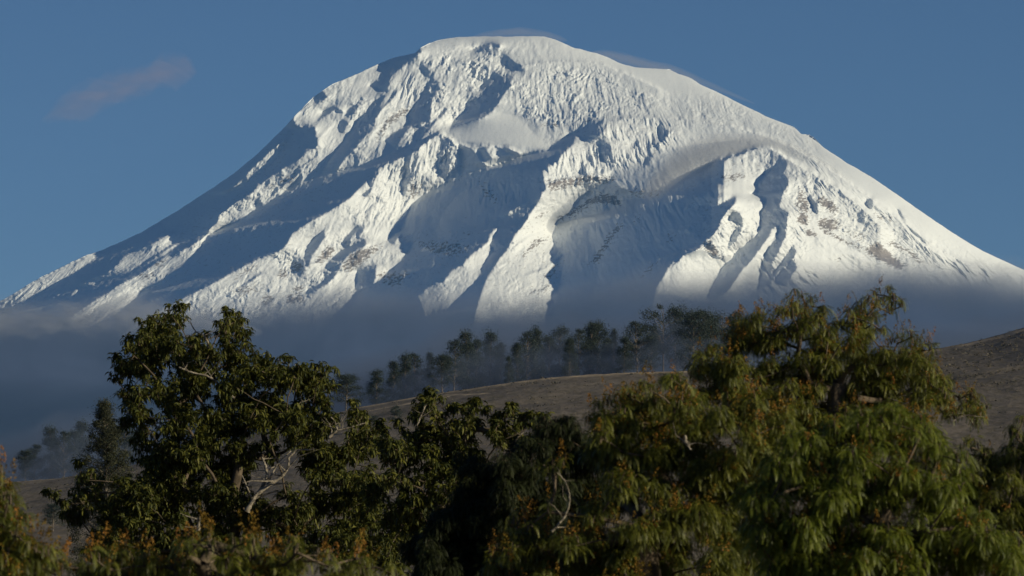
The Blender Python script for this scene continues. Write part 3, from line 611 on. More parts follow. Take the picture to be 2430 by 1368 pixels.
# ------------------------------------------------------------------ trees on and behind the hill
def quads(c, s, rng, asp=0.55):
    """small randomly turned leaf-clump faces at points c, half size s"""
    n = len(c)
    d1 = rng.normal(size=(n, 3)); d1[:, 2] *= 1.3; d1 /= np.linalg.norm(d1, axis=-1)[:, None]
    d2 = np.cross(d1, rng.normal(size=(n, 3))); d2 /= np.linalg.norm(d2, axis=-1)[:, None]
    s = np.asarray(s).reshape(-1, 1)
    V = np.stack([c - d1 * s, c + d2 * s * asp, c + d1 * s, c - d2 * s * asp], 1).reshape(-1, 3)
    return V, np.arange(4 * n).reshape(-1, 4)
def tube(P, r, n=6):
    """one tapering limb along points P with radii r"""
    P = np.asarray(P, float); r = np.asarray(r, float)
    T = np.gradient(P, axis=0); T /= np.linalg.norm(T, axis=1)[:, None] + 1e-9
    up = np.array([0.31, 0.93, 0.2]); A = np.cross(T, up); A /= np.linalg.norm(A, axis=1)[:, None] + 1e-9; B = np.cross(T, A)
    a = np.linspace(0, 2 * np.pi, n + 1)[:-1]
    V = P[:, None] + r[:, None, None] * (A[:, None] * np.cos(a)[None, :, None] + B[:, None] * np.sin(a)[None, :, None])
    i = np.arange(len(P) * n).reshape(len(P), n); j = np.roll(i, -1, 1)
    return V.reshape(-1, 3), np.stack([i[:-1], j[:-1], j[1:], i[1:]], -1).reshape(-1, 4)
def join(L):
    V, F, o = [], [], 0
    for v, f in L: V.append(v); F.append(f + o); o += len(v)
    return np.concatenate(V), np.concatenate(F)
M_euc = foliage_mat('eucalyptus_leaves', (0.030, 0.042, 0.038), (0.042, 0.056, 0.048), (0.060, 0.075, 0.062), 0.2, 0.8, 0.05)
M_eucbark = plainmat('eucalyptus_bark', [(0.35, (0.12, 0.10, 0.08)), (0.65, (0.26, 0.22, 0.18))], 1.5)
def euc_proto(kind, seed):
    """unit tree, height 1, built from separate tufts hung on side branches; returns crown and trunk meshes data"""
    g = np.random.default_rng(seed); C, Sz, L = [], [], []
    lean = g.normal(0, 0.015, 2)
    tr = np.array([[lean[0] * t + 0.008 * math.sin(5 * t + seed), lean[1] * t, t] for t in np.linspace(0, 0.96, 9)])
    L.append(tube(tr, np.linspace(0.0115, 0.002, 9)))
    nb = {'spire': 84, 'round': 66, 'open': 44}[kind]
    for k in range(nb):
        h = g.uniform({'spire': 0.10, 'round': 0.2, 'open': 0.36}[kind], 0.98) ** 0.85
        if kind == 'spire': w = 0.17 * (1.02 - h) ** 0.7 + 0.025
        elif kind == 'round': w = 0.20 * math.sqrt(max(0.05, 1 - ((h - 0.56) / 0.46) ** 2)) * (1.25 - 0.5 * h)
        else: w = 0.25 * math.sqrt(max(0.06, 1 - ((h - 0.74) / 0.3) ** 2))
        a = g.uniform(0, 2 * np.pi); w *= g.uniform(0.35, 1.3)
        b0 = np.array([np.interp(h - 0.08, tr[:, 2], tr[:, 0]), np.interp(h - 0.08, tr[:, 2], tr[:, 1]), max(h - 0.08 - w * 0.4, 0.05)])
        e = np.array([b0[0] + math.cos(a) * w, b0[1] + math.sin(a) * w, h])
        L.append(tube([b0, (b0 + e) / 2 + [0, 0, 0.008], e], [0.004, 0.0025, 0.001], 4))
        m_ = int(g.uniform(70, 200)); rr = g.uniform(0.02, 0.06)
        q = g.normal(size=(m_, 3)) * np.array([rr, rr, rr * 0.8]); q[:, 2] -= 0.3 * rr * g.random(m_)
        C.append(e + q); Sz.append(g.uniform(0.006, 0.0115, m_))
    C = np.concatenate(C); Sz = np.concatenate(Sz)
    return quads(C, Sz, g), join(L), np.repeat(g.random(len(C)), 4)
def make_far(kind, seed):
    (cv, cf), (tv, tf), tint = euc_proto(kind, seed)
    r = empty('eucalyptus_tree'); 
    mesh('crown', cv, cf, M_euc, r, attrs={'tint': tint}); mesh('trunk', tv, tf, M_eucbark, r, smooth=True)
    return r
protos = [make_far(k, 11 + 3 * q) for q, k in enumerate(['spire', 'round', 'spire', 'round', 'open', 'spire', 'round', 'open', 'open'])]
used = set()
def place_far(kind, u, vt, vb, D, wid, label, cat='tree', group=None, rotz=None, name='eucalyptus_tree'):
    r = protos[kind]
    if kind in used:
        n_ = r.copy(); COL.objects.link(n_)
        for c in r.children: q = c.copy(); COL.objects.link(q); q.parent = n_
        r = n_
    used.add(kind)
    x = (u - 1215) / FPX * D
    z0 = float(hill_z(np.array([x]), np.array([D]))[0]) - 0.3 if D > 950 else 0.0
    if vb is not None and D > 950: z0 = min(z0, float(at(u, vb, D)[2]) + 1.0)
    h = float(at(u, vt, D)[2]) - z0
    r.location = (x, D, z0)
    w = (wid / FPX * D) / (0.34 * 1.0)                            # protos are about 0.34 wide
    w = max(w * 1.15, 0.44 * h)
    r.scale = (w, w, h / 0.99); r.rotation_euler = (0, 0, rotz if rotz is not None else (u * 0.37) % 6.28)
    tag(r, label, cat, group); r.name = name
    return r
G1 = 'eucalyptus trees in a row along the far ridge'; G2 = 'misty trees at the left end of the ridge'
ROW = [(1, 822, 888, 60), (0, 893, 878, 40), (2, 932, 859, 34), (0, 961, 839, 38), (3, 986, 842, 44), (2, 1020, 839, 24), (1, 1049, 843, 42), (3, 1078, 810, 44), (0, 1108, 785, 44), (5, 1130, 805, 38), (5, 1165, 788, 46), (2, 1186, 815, 30), (5, 1207, 846, 18),
       (2, 1229, 815, 28), (3, 1249, 790, 44), (0, 1271, 776, 36), (6, 1303, 800, 40), (6, 1328, 778, 50), (2, 1352, 806, 30), (3, 1373, 783, 38), (5, 1398, 768, 38), (1, 1418, 763, 44), (0, 1440, 798, 30), (2, 1456, 783, 24), (5, 1480, 800, 32), (3, 1512, 766, 50), (1, 1545, 793, 36),
       (4, 1574, 729, 62), (6, 1602, 732, 46), (3, 1626, 754, 44), (1, 1646, 737, 58), (6, 1670, 737, 52), (0, 1690, 754, 44), (7, 1718, 744, 62), (6, 1744, 752, 48), (8, 1775, 760, 50)]
# what sets each far tree apart, left to right
RL = ['airy rounded eucalyptus standing apart at the left end of the ridge row', 'slim lone eucalyptus between the airy end tree and the first clump', 'leftmost of the four trees in the first ridge clump', 'tallest narrow tree in the first ridge clump, second from its left',
      'third tree of the first ridge clump, broad and level-topped', 'thin tree in the gap right of the first ridge clump', 'low rounded tree at the left edge of the tall second ridge clump', 'broad dark tree, second in the tall second ridge clump',
      'highest pointed spire of the second ridge clump', 'tree just right of the highest spire in the second clump', 'tall separate spire at the right side of the second clump', 'short narrow tree tucked right of the separate spire', 'small dark sapling in the gap mid-ridge',
      'slender tree at the left edge of the third ridge clump', 'second tree of the third clump, broad-topped', 'tallest point at the left side of the third ridge clump', 'lower tree in the dip of the third ridge clump', 'broad full-crowned tree with pale trunk in the middle of the third clump',
      'narrow low tree right of the full-crowned middle tree', 'medium tree left of the twin tops of the third clump', 'left of the twin tall tops of the third ridge clump', 'right of the twin tall tops of the third ridge clump', 'shorter spire behind the right end of the third clump', 'thin pointed tree ending the third ridge clump',
      'low pointed tree opening the fourth ridge clump', 'dark pyramid-shaped tree in the fourth ridge clump', 'lower tree between the dark pyramid and the umbrella crown', 'tallest ridge tree with a flat umbrella crown', 'tree with a small round top right of the umbrella crown', 'lower tree in the notch before the wide dome crowns',
      'left half of the wide paired dome crown on the ridge', 'right half of the wide paired dome crown on the ridge', 'lower tree between the paired dome and the last flat crown', 'flat-topped tree near the right end of the ridge row', 'last ridge tree seen before the pepper tree hides the row', 'faint tree at the row end half hidden by the pepper tree']
for k, (kd, u, vt, w) in enumerate(ROW):
    place_far(kd, u, vt, float(np.interp(u, hu, hv)) + 4, 1828 + 22 * ((k * 7) % 6), w, RL[k], 'tree', G1)
LEFT = [(1, 62, 1068, 34), (3, 82, 1057, 38), (0, 122, 1012, 42), (3, 152, 1026, 40), (6, 176, 1024, 40), (5, 200, 1000, 42), (6, 298, 1012, 44), (3, 322, 1024, 38)]
LL = ['low tree at the far left end of the misty left clump', 'rounded second tree of the misty left clump', 'pointed tree rising highest in the left half of the misty left clump', 'broad tree in the middle of the misty left clump', 'level-topped tree right of the middle of the misty left clump',
      'misty tree just left of the big grey-green spire', 'misty blue tree just right of the big grey-green spire', 'last misty blue tree beside the large foreground tree']
for k, (kd, u, vt, w) in enumerate(LEFT):
    place_far(kd, u, vt, float(np.interp(u, hu, hv)) + 4, 1880 + 20 * (k % 3), w, LL[k], 'tree', G2)
SM = [(1, 128, 1193, 1262, 1330, 44, 'small dark rounded tree alone on the brown slope at lower left'), (6, 938, 962, 1010, 1660, 24, 'small hazy tree on the hill face below the first ridge clump'), (1, 889, 985, 1020, 1650, 18, 'tiny hazy tree on the hill face beside the large foreground tree')]
for kd, u, vt, vb, D, w, l in SM:
    r = place_far(kd, u, vt, None, D, w, l, 'tree')
    x = r.location.x; z0 = float(at(u, vb, D)[2]); 
    # stand it where the slope meets that line of sight
    ys = np.linspace(1100, 1790, 300); zz = hill_z(ys * (u - 1215) / FPX, ys); q = int(np.argmin(np.abs(zz - (CAM[2] + ray(u, vb)[1] * ys))))
    D = ys[q]; r.location = ((u - 1215) / FPX * D, D, zz[q] - 0.2); h = float(at(u, vt, D)[2]) - zz[q]; w_ = max((w / FPX * D) / 0.34, 0.4 * h); r.scale = (w_, w_, h)
# the big grey-green spire nearer than the ridge
(cv, cf), (tv, tf), tint = euc_proto('spire', 77)
g = np.random.default_rng(5); C2, S2, L2 = [], [], []
Hh = float(at(250, 955, 430)[2]); 
tr = np.array([[0.25 * math.sin(t * 4), 0.2 * math.cos(t * 3), Hh * t] for t in np.linspace(0, 0.97, 12)]); L2.append(tube(tr, np.linspace(0.42, 0.04, 12), 8))
for k in range(210):
    h = g.uniform(0.12, 0.985) ** 0.7; w = min(3.2, 5.4 * (1.0 - h) ** 0.68 + 0.05) * g.uniform(0.3, 1.08); a = g.uniform(0, 2 * np.pi)
    b0 = np.array([0, 0, Hh * h - w * 0.7]); e = np.array([math.cos(a) * w, math.sin(a) * w, Hh * h])
    L2.append(tube([b0, (b0 + e) / 2 + [0, 0, .15], e], [0.07, 0.045, 0.015], 5)); m_ = int(g.uniform(140, 420)); rr = g.uniform(0.25, 0.6) * (1.25 - 0.6 * h)
    q = g.normal(size=(m_, 3)) * [rr, rr, rr * 0.85]; C2.append(e + q); S2.append(g.uniform(0.05, 0.11, m_))
C2 = np.concatenate(C2); S2 = np.concatenate(S2)
M_spire = foliage_mat('dusty_leaves', (0.026, 0.032, 0.02), (0.042, 0.048, 0.03), (0.07, 0.07, 0.042), 0.15, 0.8, 0.05)
r = empty('eucalyptus_tree', ((250 - 1215) / FPX * 430, 430, 0))
cv, cf = quads(C2, S2, g, 0.4)
mesh('crown', cv, cf, M_spire, r, attrs={'tint': np.repeat(g.random(len(C2)), 4)}); tv, tf = join(L2); mesh('trunk', tv, tf, M_eucbark, r, smooth=True)
tag(r, 'tall grey-green spire tree standing behind the left edge of the large dark tree', 'tree')
# protos not used would float at the origin
for k, p in enumerate(protos):
    if k not in used:
        for c in list(p.children): bpy.data.objects.remove(c)
        bpy.data.objects.remove(p)

# ------------------------------------------------------------------ the trees in front of the viewer
def leaf_template(L, w, d0, d1, seed):
    """a lanceolate leaf, folded along its midrib, bending from pitch d0 down to d1 (degrees)"""
    n = 3; p = np.zeros(3); pts = [p.copy()]; 
    for k in range(n):
        a = R(d0 + (d1 - d0) * k / (n - 1)); p = p + np.array([math.cos(a), 0, math.sin(a)]) * L / n; pts.append(p.copy())
    ws = [0.25 * w, w, 0.8 * w, 0.0]
    V = []
    for q, ww in zip(pts, ws): V += [q + [0, -ww / 2, 0.18 * ww], q, q + [0, ww / 2, 0.18 * ww]]
    F = []
    for k in range(n):
        a = 3 * k; F += [[a, a + 1, a + 4, a + 3], [a + 1, a + 2, a + 5, a + 4]]
    return np.array(V), np.array(F)
def frond_template(L, d0, d1, npair, ll, lw, curl):
    """a feathery pinnate leaf: two rows of narrow leaflets on a drooping stalk"""
    V, F = [], []; p = np.zeros(3); pr = None
    for k in range(npair + 1):
        t = k / npair; a = R(d0 + (d1 - d0) * t ** 0.8); yw = curl * t
        d = np.array([math.cos(a) * math.cos(yw), math.cos(a) * math.sin(yw), math.sin(a)])
        if k: p = p + d * L / npair
        side = np.cross(d, [0, 0, 1.0]); side /= np.linalg.norm(side) + 1e-9; up = np.cross(side, d)
        if k:                                                    # stalk piece
            o = len(V); V += [pr - side * 0.0015, pr + side * 0.0015, p + side * 0.0015, p - side * 0.0015]; F.append([o, o + 1, o + 2, o + 3])
        pr = p.copy()
        if k == 0: continue
        s = ll * (0.65 + 0.5 * math.sin(math.pi * min(1, t * 0.9 + 0.1)))
        for sg in (-1, 1):
            q = d * 0.62 + side * sg * 0.78 + np.array([0, 0, -0.28]); q /= np.linalg.norm(q); c = np.cross(q, up); c /= np.linalg.norm(c) + 1e-9
            o = len(V); V += [p, p + q * s * 0.45 + c * lw / 2, p + q * s, p + q * s * 0.45 - c * lw / 2]; F.append([o, o + 1, o + 2, o + 3])
    return np.array(V), np.array(F)
def instance(temps, pos, yaw, scl, rng, roll=0.35, which=None):
    V, F, tt, off = [], [], [], 0
    idx = rng.integers(0, len(temps), len(pos)) if which is None else which
    for k, (tv, tf) in enumerate(temps):
        s = np.where(idx == k)[0]
        if not len(s): continue
        ro = rng.normal(0, roll, len(s)); cy, sy = np.cos(yaw[s]), np.sin(yaw[s]); cr, sr = np.cos(ro), np.sin(ro)
        v = tv[None] * scl[s][:, None, None]
        y2 = v[..., 1] * cr[:, None] - v[..., 2] * sr[:, None] * 0.35; z2 = v[..., 1] * sr[:, None] + v[..., 2]
        x = v[..., 0] * cy[:, None] - y2 * sy[:, None]; y = v[..., 0] * sy[:, None] + y2 * cy[:, None]
        w = np.stack([x, y, z2], -1) + pos[s][:, None]
        V.append(w.reshape(-1, 3)); F.append((tf[None] + (np.arange(len(s)) * len(tv))[:, None, None] + off).reshape(-1, 4)); off += len(s) * len(tv)
        tt.append(np.repeat(rng.random(len(s)), len(tv)))
    return np.concatenate(V), np.concatenate(F), np.concatenate(tt)
LEAVES = [leaf_template(0.15, 0.036, d0, d1, 0) for d0, d1 in ((10, -60), (-20, -75), (-45, -88), (-60, -80), (20, -30), (-70, -88), (-5, -50))]
FRONDS = [frond_template(L, d0, d1, n, 0.024, 0.0048, c) for L, d0, d1, n, c in ((0.12, 15, -70, 9, 0.4), (0.15, -20, -84, 11, -0.4), (0.10, -40, -70, 8, 0.5), (0.16, 0, -80, 11, 0.3), (0.12, -60, -88, 9, 0.8), (0.10, 35, -30, 8, -0.6), (0.09, 10, -20, 7, 0.5), (0.13, -10, -50, 9, -0.8))]
def limbs(nodes, root, rad_tip, rng, base_r, wig=0.08):
    """grow limbs from the root chain to every node: nearest already reached node that is not farther from the root"""
    tree = [np.array(p) for p in root]; par = [-1] + list(range(len(root) - 1)); plen = [0.0]
    for k in range(1, len(root)): plen.append(plen[-1] + np.linalg.norm(tree[k] - tree[k - 1]))
    ordr = np.argsort(np.linalg.norm(nodes - tree[len(root) - 1], axis=1))
    for k in ordr:
        q = nodes[k]; T = np.array(tree)
        c = np.linalg.norm(T - q, axis=1) + 0.35 * np.array(plen) * 0.5 + np.where(T[:, 2] > q[2] + 0.2, 1.0, 0)
        j = int(np.argmin(c)); tree.append(q); par.append(j); plen.append(plen[j] + np.linalg.norm(q - tree[j]))
    cnt = np.ones(len(tree))
    for k in range(len(tree) - 1, 0, -1): cnt[par[k]] += cnt[k]
    r = np.maximum(rad_tip, base_r * (cnt / cnt[0]) ** 0.72)
    out = []
    for k in range(1, len(tree)):
        a, b = tree[par[k]], tree[k]; L = np.linalg.norm(b - a); m = max(3, int(L / 0.25) + 2)
        t = np.linspace(0, 1, m)[:, None]; mid = (a + b) / 2 + rng.normal(0, wig * L, 3) + np.array([0, 0, 0.06 * L])
        P = (1 - t) ** 2 * a + 2 * t * (1 - t) * mid + t * t * b
        P[1:-1] += rng.normal(0, 0.02 * L, (m - 2, 3))
        ra = min(r[par[k]], r[k] * 1.35); out.append(tube(P, np.linspace(ra, r[k], m), 7 if r[k] > 0.02 else 5))
    return join(out)
def near_tree(name, label, D, clumps, kind, trunk_u, seed, mats, dens=1.0, spread=1.0, tips=0.5, base_r=0.2, extra=None, fork=0.45, group=None, low=None, fill=1.0, core_u=None):
    """clumps: (u, v, radius px[, tip share]) read from the photograph, given depth and real size at distance D"""
    g = np.random.default_rng(seed); k = D / FPX
    C = np.array([c[:3] for c in clumps], float); n = len(C)
    tip = np.array([c[3] if len(c) > 3 else tips for c in clumps])
    uc = np.average(C[:, 0], weights=C[:, 2]); half = (C[:, 0].max() - C[:, 0].min()) / 2 * k
    # depth: outline clumps near the middle plane, inner ones bulge towards and away from the viewer
    inner = np.array([np.sum(np.hypot(C[:, 0] - c[0], C[:, 1] - c[1]) < 2.2 * c[2] + 60) for c in C]) / 9.0
    dep = np.clip(inner, 0, 1) * half * 0.55 * spread * g.uniform(-1.0, 0.35, n) + g.normal(0, 0.10, n)
    P = at(C[:, 0], C[:, 1], D + dep); r = C[:, 2] * k
    # the same crown continues on the far side and below the picture
    back = np.where(inner > 0.55)[0]; bsel = back[g.random(len(back)) < 0.8 * fill]
    bsel = np.concatenate([bsel, back]); Pb = at(C[bsel, 0] + g.normal(0, 18, len(bsel)), C[bsel, 1] + 22 + g.normal(0, 12, len(bsel)), D + half * 0.55 * g.uniform(0.15, 1.0, len(bsel))); rb = r[bsel] * 1.15
    gu, gv0 = (low if low else (trunk_u, 1420)); nl = int(26 * fill)
    Pl = at(np.interp(g.random(nl), [0, 1], [C[:, 0].min() + 60, C[:, 0].max() - 60]), g.uniform(1400, 1400 + 1.6 / k, nl), D + half * 0.5 * g.uniform(-1, 1, nl)); rl = np.full(nl, 70 * k)
    A = np.concatenate([P, Pb, Pl]); rr = np.concatenate([r, rb, rl]); tp = np.concatenate([tip, np.full(len(Pb), tips), np.full(nl, tips)])
    root_xy = np.array([(trunk_u - 1215) * k, D + 0.1 * half]); zlow = P[:, 2].min(); ztop = P[:, 2].max()
    hz_ = zlow + (ztop - zlow) * fork * 0.5
    chain = [np.array([root_xy[0] + 0.12 * math.sin(2.2 * t + seed), root_xy[1] + 0.1 * math.cos(1.7 * t), hz_ * t]) for t in np.linspace(0, 1, 7)]
    e = empty(name, (root_xy[0], root_xy[1], 0.0)); off = np.array([root_xy[0], root_xy[1], 0.0])
    lv, lf = limbs(A, chain, 0.006, g, base_r)
    blist = [(lv, lf)]
    # twigs and leaves
    pos, yaw, tw, tps, tyaw = [], [], [], [], []
    # break every clump into uneven smaller sprays
    sub_c, sub_r, sub_t = [], [], []
    for q in range(len(A)):
        nk = 6 if rr[q] > 30 * k else 3
        for _ in range(nk):
            d = g.normal(size=3); d /= np.linalg.norm(d); f = g.uniform(0.36, 0.62)
            sub_c.append(A[q] + d * rr[q] * (1.05 - f) * [1, 1, 0.85]); sub_r.append(rr[q] * f * (1.0 if nk == 6 else 1.1)); sub_t.append(tp[q])
    A = np.array(sub_c); rr = np.array(sub_r); tp = np.array(sub_t)
    for q in range(len(A)):
        R_ = rr[q]; flat = 0.8
        if kind == 'broad':
            nt_ = max(3, int(34 * dens * (R_ / 0.33) ** 2)); lf_n = 9
            d = g.normal(size=(nt_, 3)); d /= np.linalg.norm(d, axis=1)[:, None]; rad = R_ * g.random(nt_) ** 0.45
            c = A[q] + d * rad[:, None] * [1, 1, flat]
            pos.append(np.repeat(c, lf_n, 0) + g.normal(0, 0.012, (nt_ * lf_n, 3)) + np.array([0, 0, 0.07])); yaw.append(g.uniform(0, 2 * np.pi, nt_ * lf_n))
            for cc in c[:3]: tw.append(tube([A[q], (A[q] + cc) / 2 + g.normal(0, 0.02, 3), cc + [0, 0, 0.07]], [0.008, 0.005, 0.003], 4))
        else:
            nf = max(4, int(190 * dens * (R_ / 0.16) ** 2)); d = g.normal(size=(nf, 3)); d /= np.linalg.norm(d, axis=1)[:, None]
            rad = R_ * g.random(nf) ** 0.5 * 0.85; c = A[q] + d * rad[:, None] * [1, 1, 0.8] + np.array([0, 0, 0.05])
            pos.append(c); yaw.append(np.arctan2(d[:, 1], d[:, 0]) + g.normal(0, 0.6, nf))
            for cc in c[:2]: tw.append(tube([A[q], (A[q] + cc) / 2 + [0, 0, 0.02], cc], [0.006, 0.004, 0.002], 4))
            m_ = g.poisson(tp[q] * 3.2 * (R_ / 0.16))
            if m_:
                dd = g.normal(size=(m_, 3)); dd[:, 2] = np.abs(dd[:, 2]) + 0.5; dd /= np.linalg.norm(dd, axis=1)[:, None]
                tps.append(A[q] + dd * R_ * [0.95, 0.95, 0.8] + np.array([0, 0, 0.06])); tyaw.append(g.uniform(0, 6.28, m_))
    pos = np.concatenate(pos); yaw = np.concatenate(yaw)
    V, F, t = instance(LEAVES if kind == 'broad' else FRONDS, pos, yaw, g.uniform(0.5, 1.15, len(pos)) * (0.86 if kind == 'broad' else 0.82), g, 0.7)
    mesh('foliage', V - off, F, mats[0], e, attrs={'tint': t})
    v, f = join(blist + tw); mesh('branches', v - off, f, mats[1], e, smooth=True)
    if tps:
        tps = np.concatenate(tps); m_ = len(tps); nn = 34; h = g.random((m_, nn)); a = g.uniform(0, 6.28, (m_, nn)); w = 0.035 * (1.05 - h) * g.random((m_, nn)) ** 0.5 + 0.004
        lean = g.normal(0, 0.5, (m_, 1, 2)) * h[..., None] * 0.06; sg = np.where(g.random(m_) < 0.55, 1, -0.8)[:, None]
        c = tps[:, None] + np.stack([np.cos(a) * w + lean[..., 0], np.sin(a) * w + lean[..., 1], h * g.uniform(0.07, 0.14, (m_, 1)) * sg], -1)
        v, f = quads(c.reshape(-1, 3), g.uniform(0.006, 0.012, m_ * nn), g, 0.5)
        mesh('blossom', v - off, f, mats[2], e, attrs={'tint': np.repeat(np.repeat(g.random(m_), nn), 4)})
    for q, (ln, rad, dd) in enumerate(extra or []):
        ln = np.array(ln, float); T_ = np.linspace(0, 1, 8 * len(ln)); ts = np.linspace(0, 1, len(ln)); uu = np.interp(T_, ts, ln[:, 0]); vv = np.interp(T_, ts, ln[:, 1])
        for _ in range(2): uu[1:-1] = (uu[:-2] + uu[1:-1] * 2 + uu[2:]) / 4; vv[1:-1] = (vv[:-2] + vv[1:-1] * 2 + vv[2:]) / 4
        uu = uu + g.normal(0, 0.7, len(uu)); Q = at(uu, vv, D + dd); rq = np.linspace(rad[0], rad[1], len(Q)) * (1 + 0.16 * np.convolve(g.normal(size=len(Q) + 2), [0.5, 1, 0.5], 'valid')); pc = [tube(Q, rq, 8)]
        for w in range(1 + len(Q) // 9):
            j_ = int(g.integers(2, len(Q) - 1)); s0 = Q[j_]; dr = g.normal(size=3) * [1, 0.5, 1]; dr[2] = abs(dr[2]) * 0.8; dr /= np.linalg.norm(dr); ln_ = g.uniform(6, 16) * rq[j_]
            s1 = s0 + dr * ln_; s2 = s1 + (dr + g.normal(0, 0.45, 3)) * ln_ * 0.7; pc.append(tube([s0, s0 + dr * ln_ * 0.5 + g.normal(0, 0.05 * ln_, 3), s1, s2], [rq[j_] * 0.55, rq[j_] * 0.42, rq[j_] * 0.3, rq[j_] * 0.12], 6))
        v, f = join(pc)
        mesh('bare_limb', v - off, f, mats[3], e, smooth=True)
    tag(e, label, 'tree', group)
    return e
M_av = foliage_mat('leathery_leaves', (0.020, 0.028, 0.006), (0.054, 0.063, 0.011), (0.120, 0.118, 0.019), 0.22, 0.6, 0.2)
M_pep = foliage_mat('pepper_leaves', (0.038, 0.050, 0.007), (0.095, 0.108, 0.013), (0.170, 0.175, 0.024), 0.3, 0.5, 0.3)
M_peppale = foliage_mat('fresh_pepper_leaves', (0.046, 0.066, 0.008), (0.112, 0.142, 0.014), (0.19, 0.215, 0.026), 0.35, 0.5, 0.3)
M_pepshade = foliage_mat('pepper_leaves_painted_shade', (0.008, 0.012, 0.005), (0.018, 0.024, 0.009), (0.035, 0.045, 0.014), 0.15, 0.6, 0.15)  # pepper leaves darkened, the shade of the gap put into their colour
M_tip = foliage_mat('orange_blossom', (0.12, 0.09, 0.014), (0.21, 0.125, 0.022), (0.27, 0.125, 0.03), 0.3, 0.7, 0.1)
M_bark = plainmat('grey_brown_bark', [(0.3, (0.05, 0.04, 0.03)), (0.7, (0.14, 0.11, 0.08))], 9.0, bump=0.01, bscale=30)
M_pale = plainmat('pale_smooth_bark', [(0.38, (0.10, 0.085, 0.065)), (0.5, (0.24, 0.21, 0.17)), (0.7, (0.36, 0.32, 0.26))], 14.0, bump=0.02, bscale=40)

T1 = [(430,735,18),(408,752,26),(380,768,32),(352,790,40),(330,815,38),(318,845,38),(278,858,14),(296,862,22),(345,880,40),(400,820,46),(455,825,34),(430,860,40),(545,752,28),(530,780,28),(566,764,20),(560,800,26),(535,830,36),(490,855,46),(600,862,40),(575,835,26),
 (650,880,38),(625,858,20),(700,885,38),(680,862,18),(735,890,32),(752,872,16),(765,905,24),(640,925,55),(560,920,52),(460,910,46),(385,930,50),(340,930,34),(312,925,18),(303,960,18),(318,985,34),(345,1010,44),(420,1000,55),(500,1000,58),(590,1000,60),(680,985,56),(742,960,46),(770,1010,42),(715,1040,46),(560,1080,62),(470,1080,62),(395,1080,58),
 (365,1130,56),(335,1180,56),(430,1160,64),(520,1160,64),(300,1165,42),(262,1200,38),(232,1170,28),(205,1140,24),(192,1108,14),(112,1176,12),(135,1186,16),(160,1196,22),(200,1195,30),(300,1240,56),(400,1250,64),(500,1250,64),(600,1240,60),(700,1230,54),(780,1200,54),(830,1150,54),(815,1085,46),(858,1050,42),(850,1005,26),(836,962,12),(838,985,16),(880,1030,24),(775,1100,46),
 (880,1150,54),(900,1230,62),(960,1250,56),(820,1280,64),(700,1310,58),(600,1330,58),(480,1330,58),(920,1320,62),(640,1050,30),(250,1280,40),(350,1310,50),(1000,1310,50),(680,1180,34),(735,1150,36),(570,1200,50)]
near_tree('broadleaf_tree', 'largest dark broadleaf tree with drooping leaves and pale crooked limbs, left of centre', 74, T1, 'broad', 560, 3, (M_av, M_bark, M_tip, M_pale), 1.0, 0.8, base_r=0.24,
 extra=[([(585,1215),(604,1180),(622,1158),(634,1130),(628,1100),(622,1085)],(0.045,0.014),-0.75),([(612,1172),(640,1150),(668,1132),(684,1110),(686,1086),(703,1068),(740,1068)],(0.034,0.010),-0.85),
  ([(425,872),(452,884),(490,892),(512,905),(528,925),(556,945)],(0.012,0.024),-0.9),([(440,755),(455,770),(464,788),(482,796),(494,812),(492,830)],(0.006,0.02),-0.2),([(452,800),(465,788)],(0.012,0.012),-0.2),
  ([(706,962),(716,952),(726,955)],(0.006,0.009),-0.9),([(640,902),(668,888),(700,884)],(0.012,0.006),-0.8),([(780,1040),(800,1022),(830,1015),(868,1004)],(0.020,0.008),-0.7),([(800,1022),(795,1000),(785,990)],(0.012,0.006),-0.7),
  ([(470,1260),(474,1225)],(0.03,0.02),-1.8)])
T2 = [(1015,942,16),(1022,962,24),(1005,985,30),(1045,1005,28),(1125,966,12),(1118,985,20),(1100,1018,32),(1060,1050,40),(990,1040,40),(960,1080,46),(1030,1100,46),(1110,1080,42),(1178,1010,22),(1198,990,16),(1212,972,9),(1180,1050,32),(1240,1000,16),(1262,994,16),(1255,1015,20),(1235,1045,20),(940,1140,42),(1000,1160,46),(1080,1130,42),(930,1055,28),(905,1022,20),
 (1150,1105,34),(1000,1220,50),(1070,1190,42),(950,1200,46),(1030,1280,50),(1140,1160,40),(985,1000,20),(1075,975,14)]
near_tree('broadleaf_tree', 'lower broadleaf tree with upright leafy shoots in front of the hill, at centre', 66, T2, 'broad', 1030, 17, (M_av, M_bark, M_tip, M_pale), 1.0, 0.8, base_r=0.16,
 extra=[([(1205,1090),(1215,1060),(1228,1040),(1240,1025)],(0.02,0.01),-0.4),([(990,1010),(1000,985),(1010,960)],(0.012,0.006),-0.5)])
T3 = [(1300,1030,36,0),(1345,1020,34,0),(1270,1075,50,0),(1190,1100,50,0),(1340,1090,60,0),(1110,1190,60,0),(1200,1190,72,0),(1300,1180,76,0),(1100,1290,72,0),(1200,1290,76,0),(1300,1280,76,0),(1030,1290,50,0),(1415,1080,56,0),(1400,1170,64,0),(1240,1130,60,0),(1150,1240,64,0),(1060,1240,50,0),(1130,1350,70,0),(1040,1350,60,0),(1250,1350,70,0),(1330,1350,70,0),(1290,1000,14,0),(1360,1050,40,0)]
near_tree('pepper_tree', 'very dark pepper tree, shade painted into its leaves, filling the gap at bottom centre', 46, T3, 'frond', 1220, 23, (M_pepshade, M_bark, M_tip, M_pale), 1.5, 0.7, 0.0, base_r=0.14)
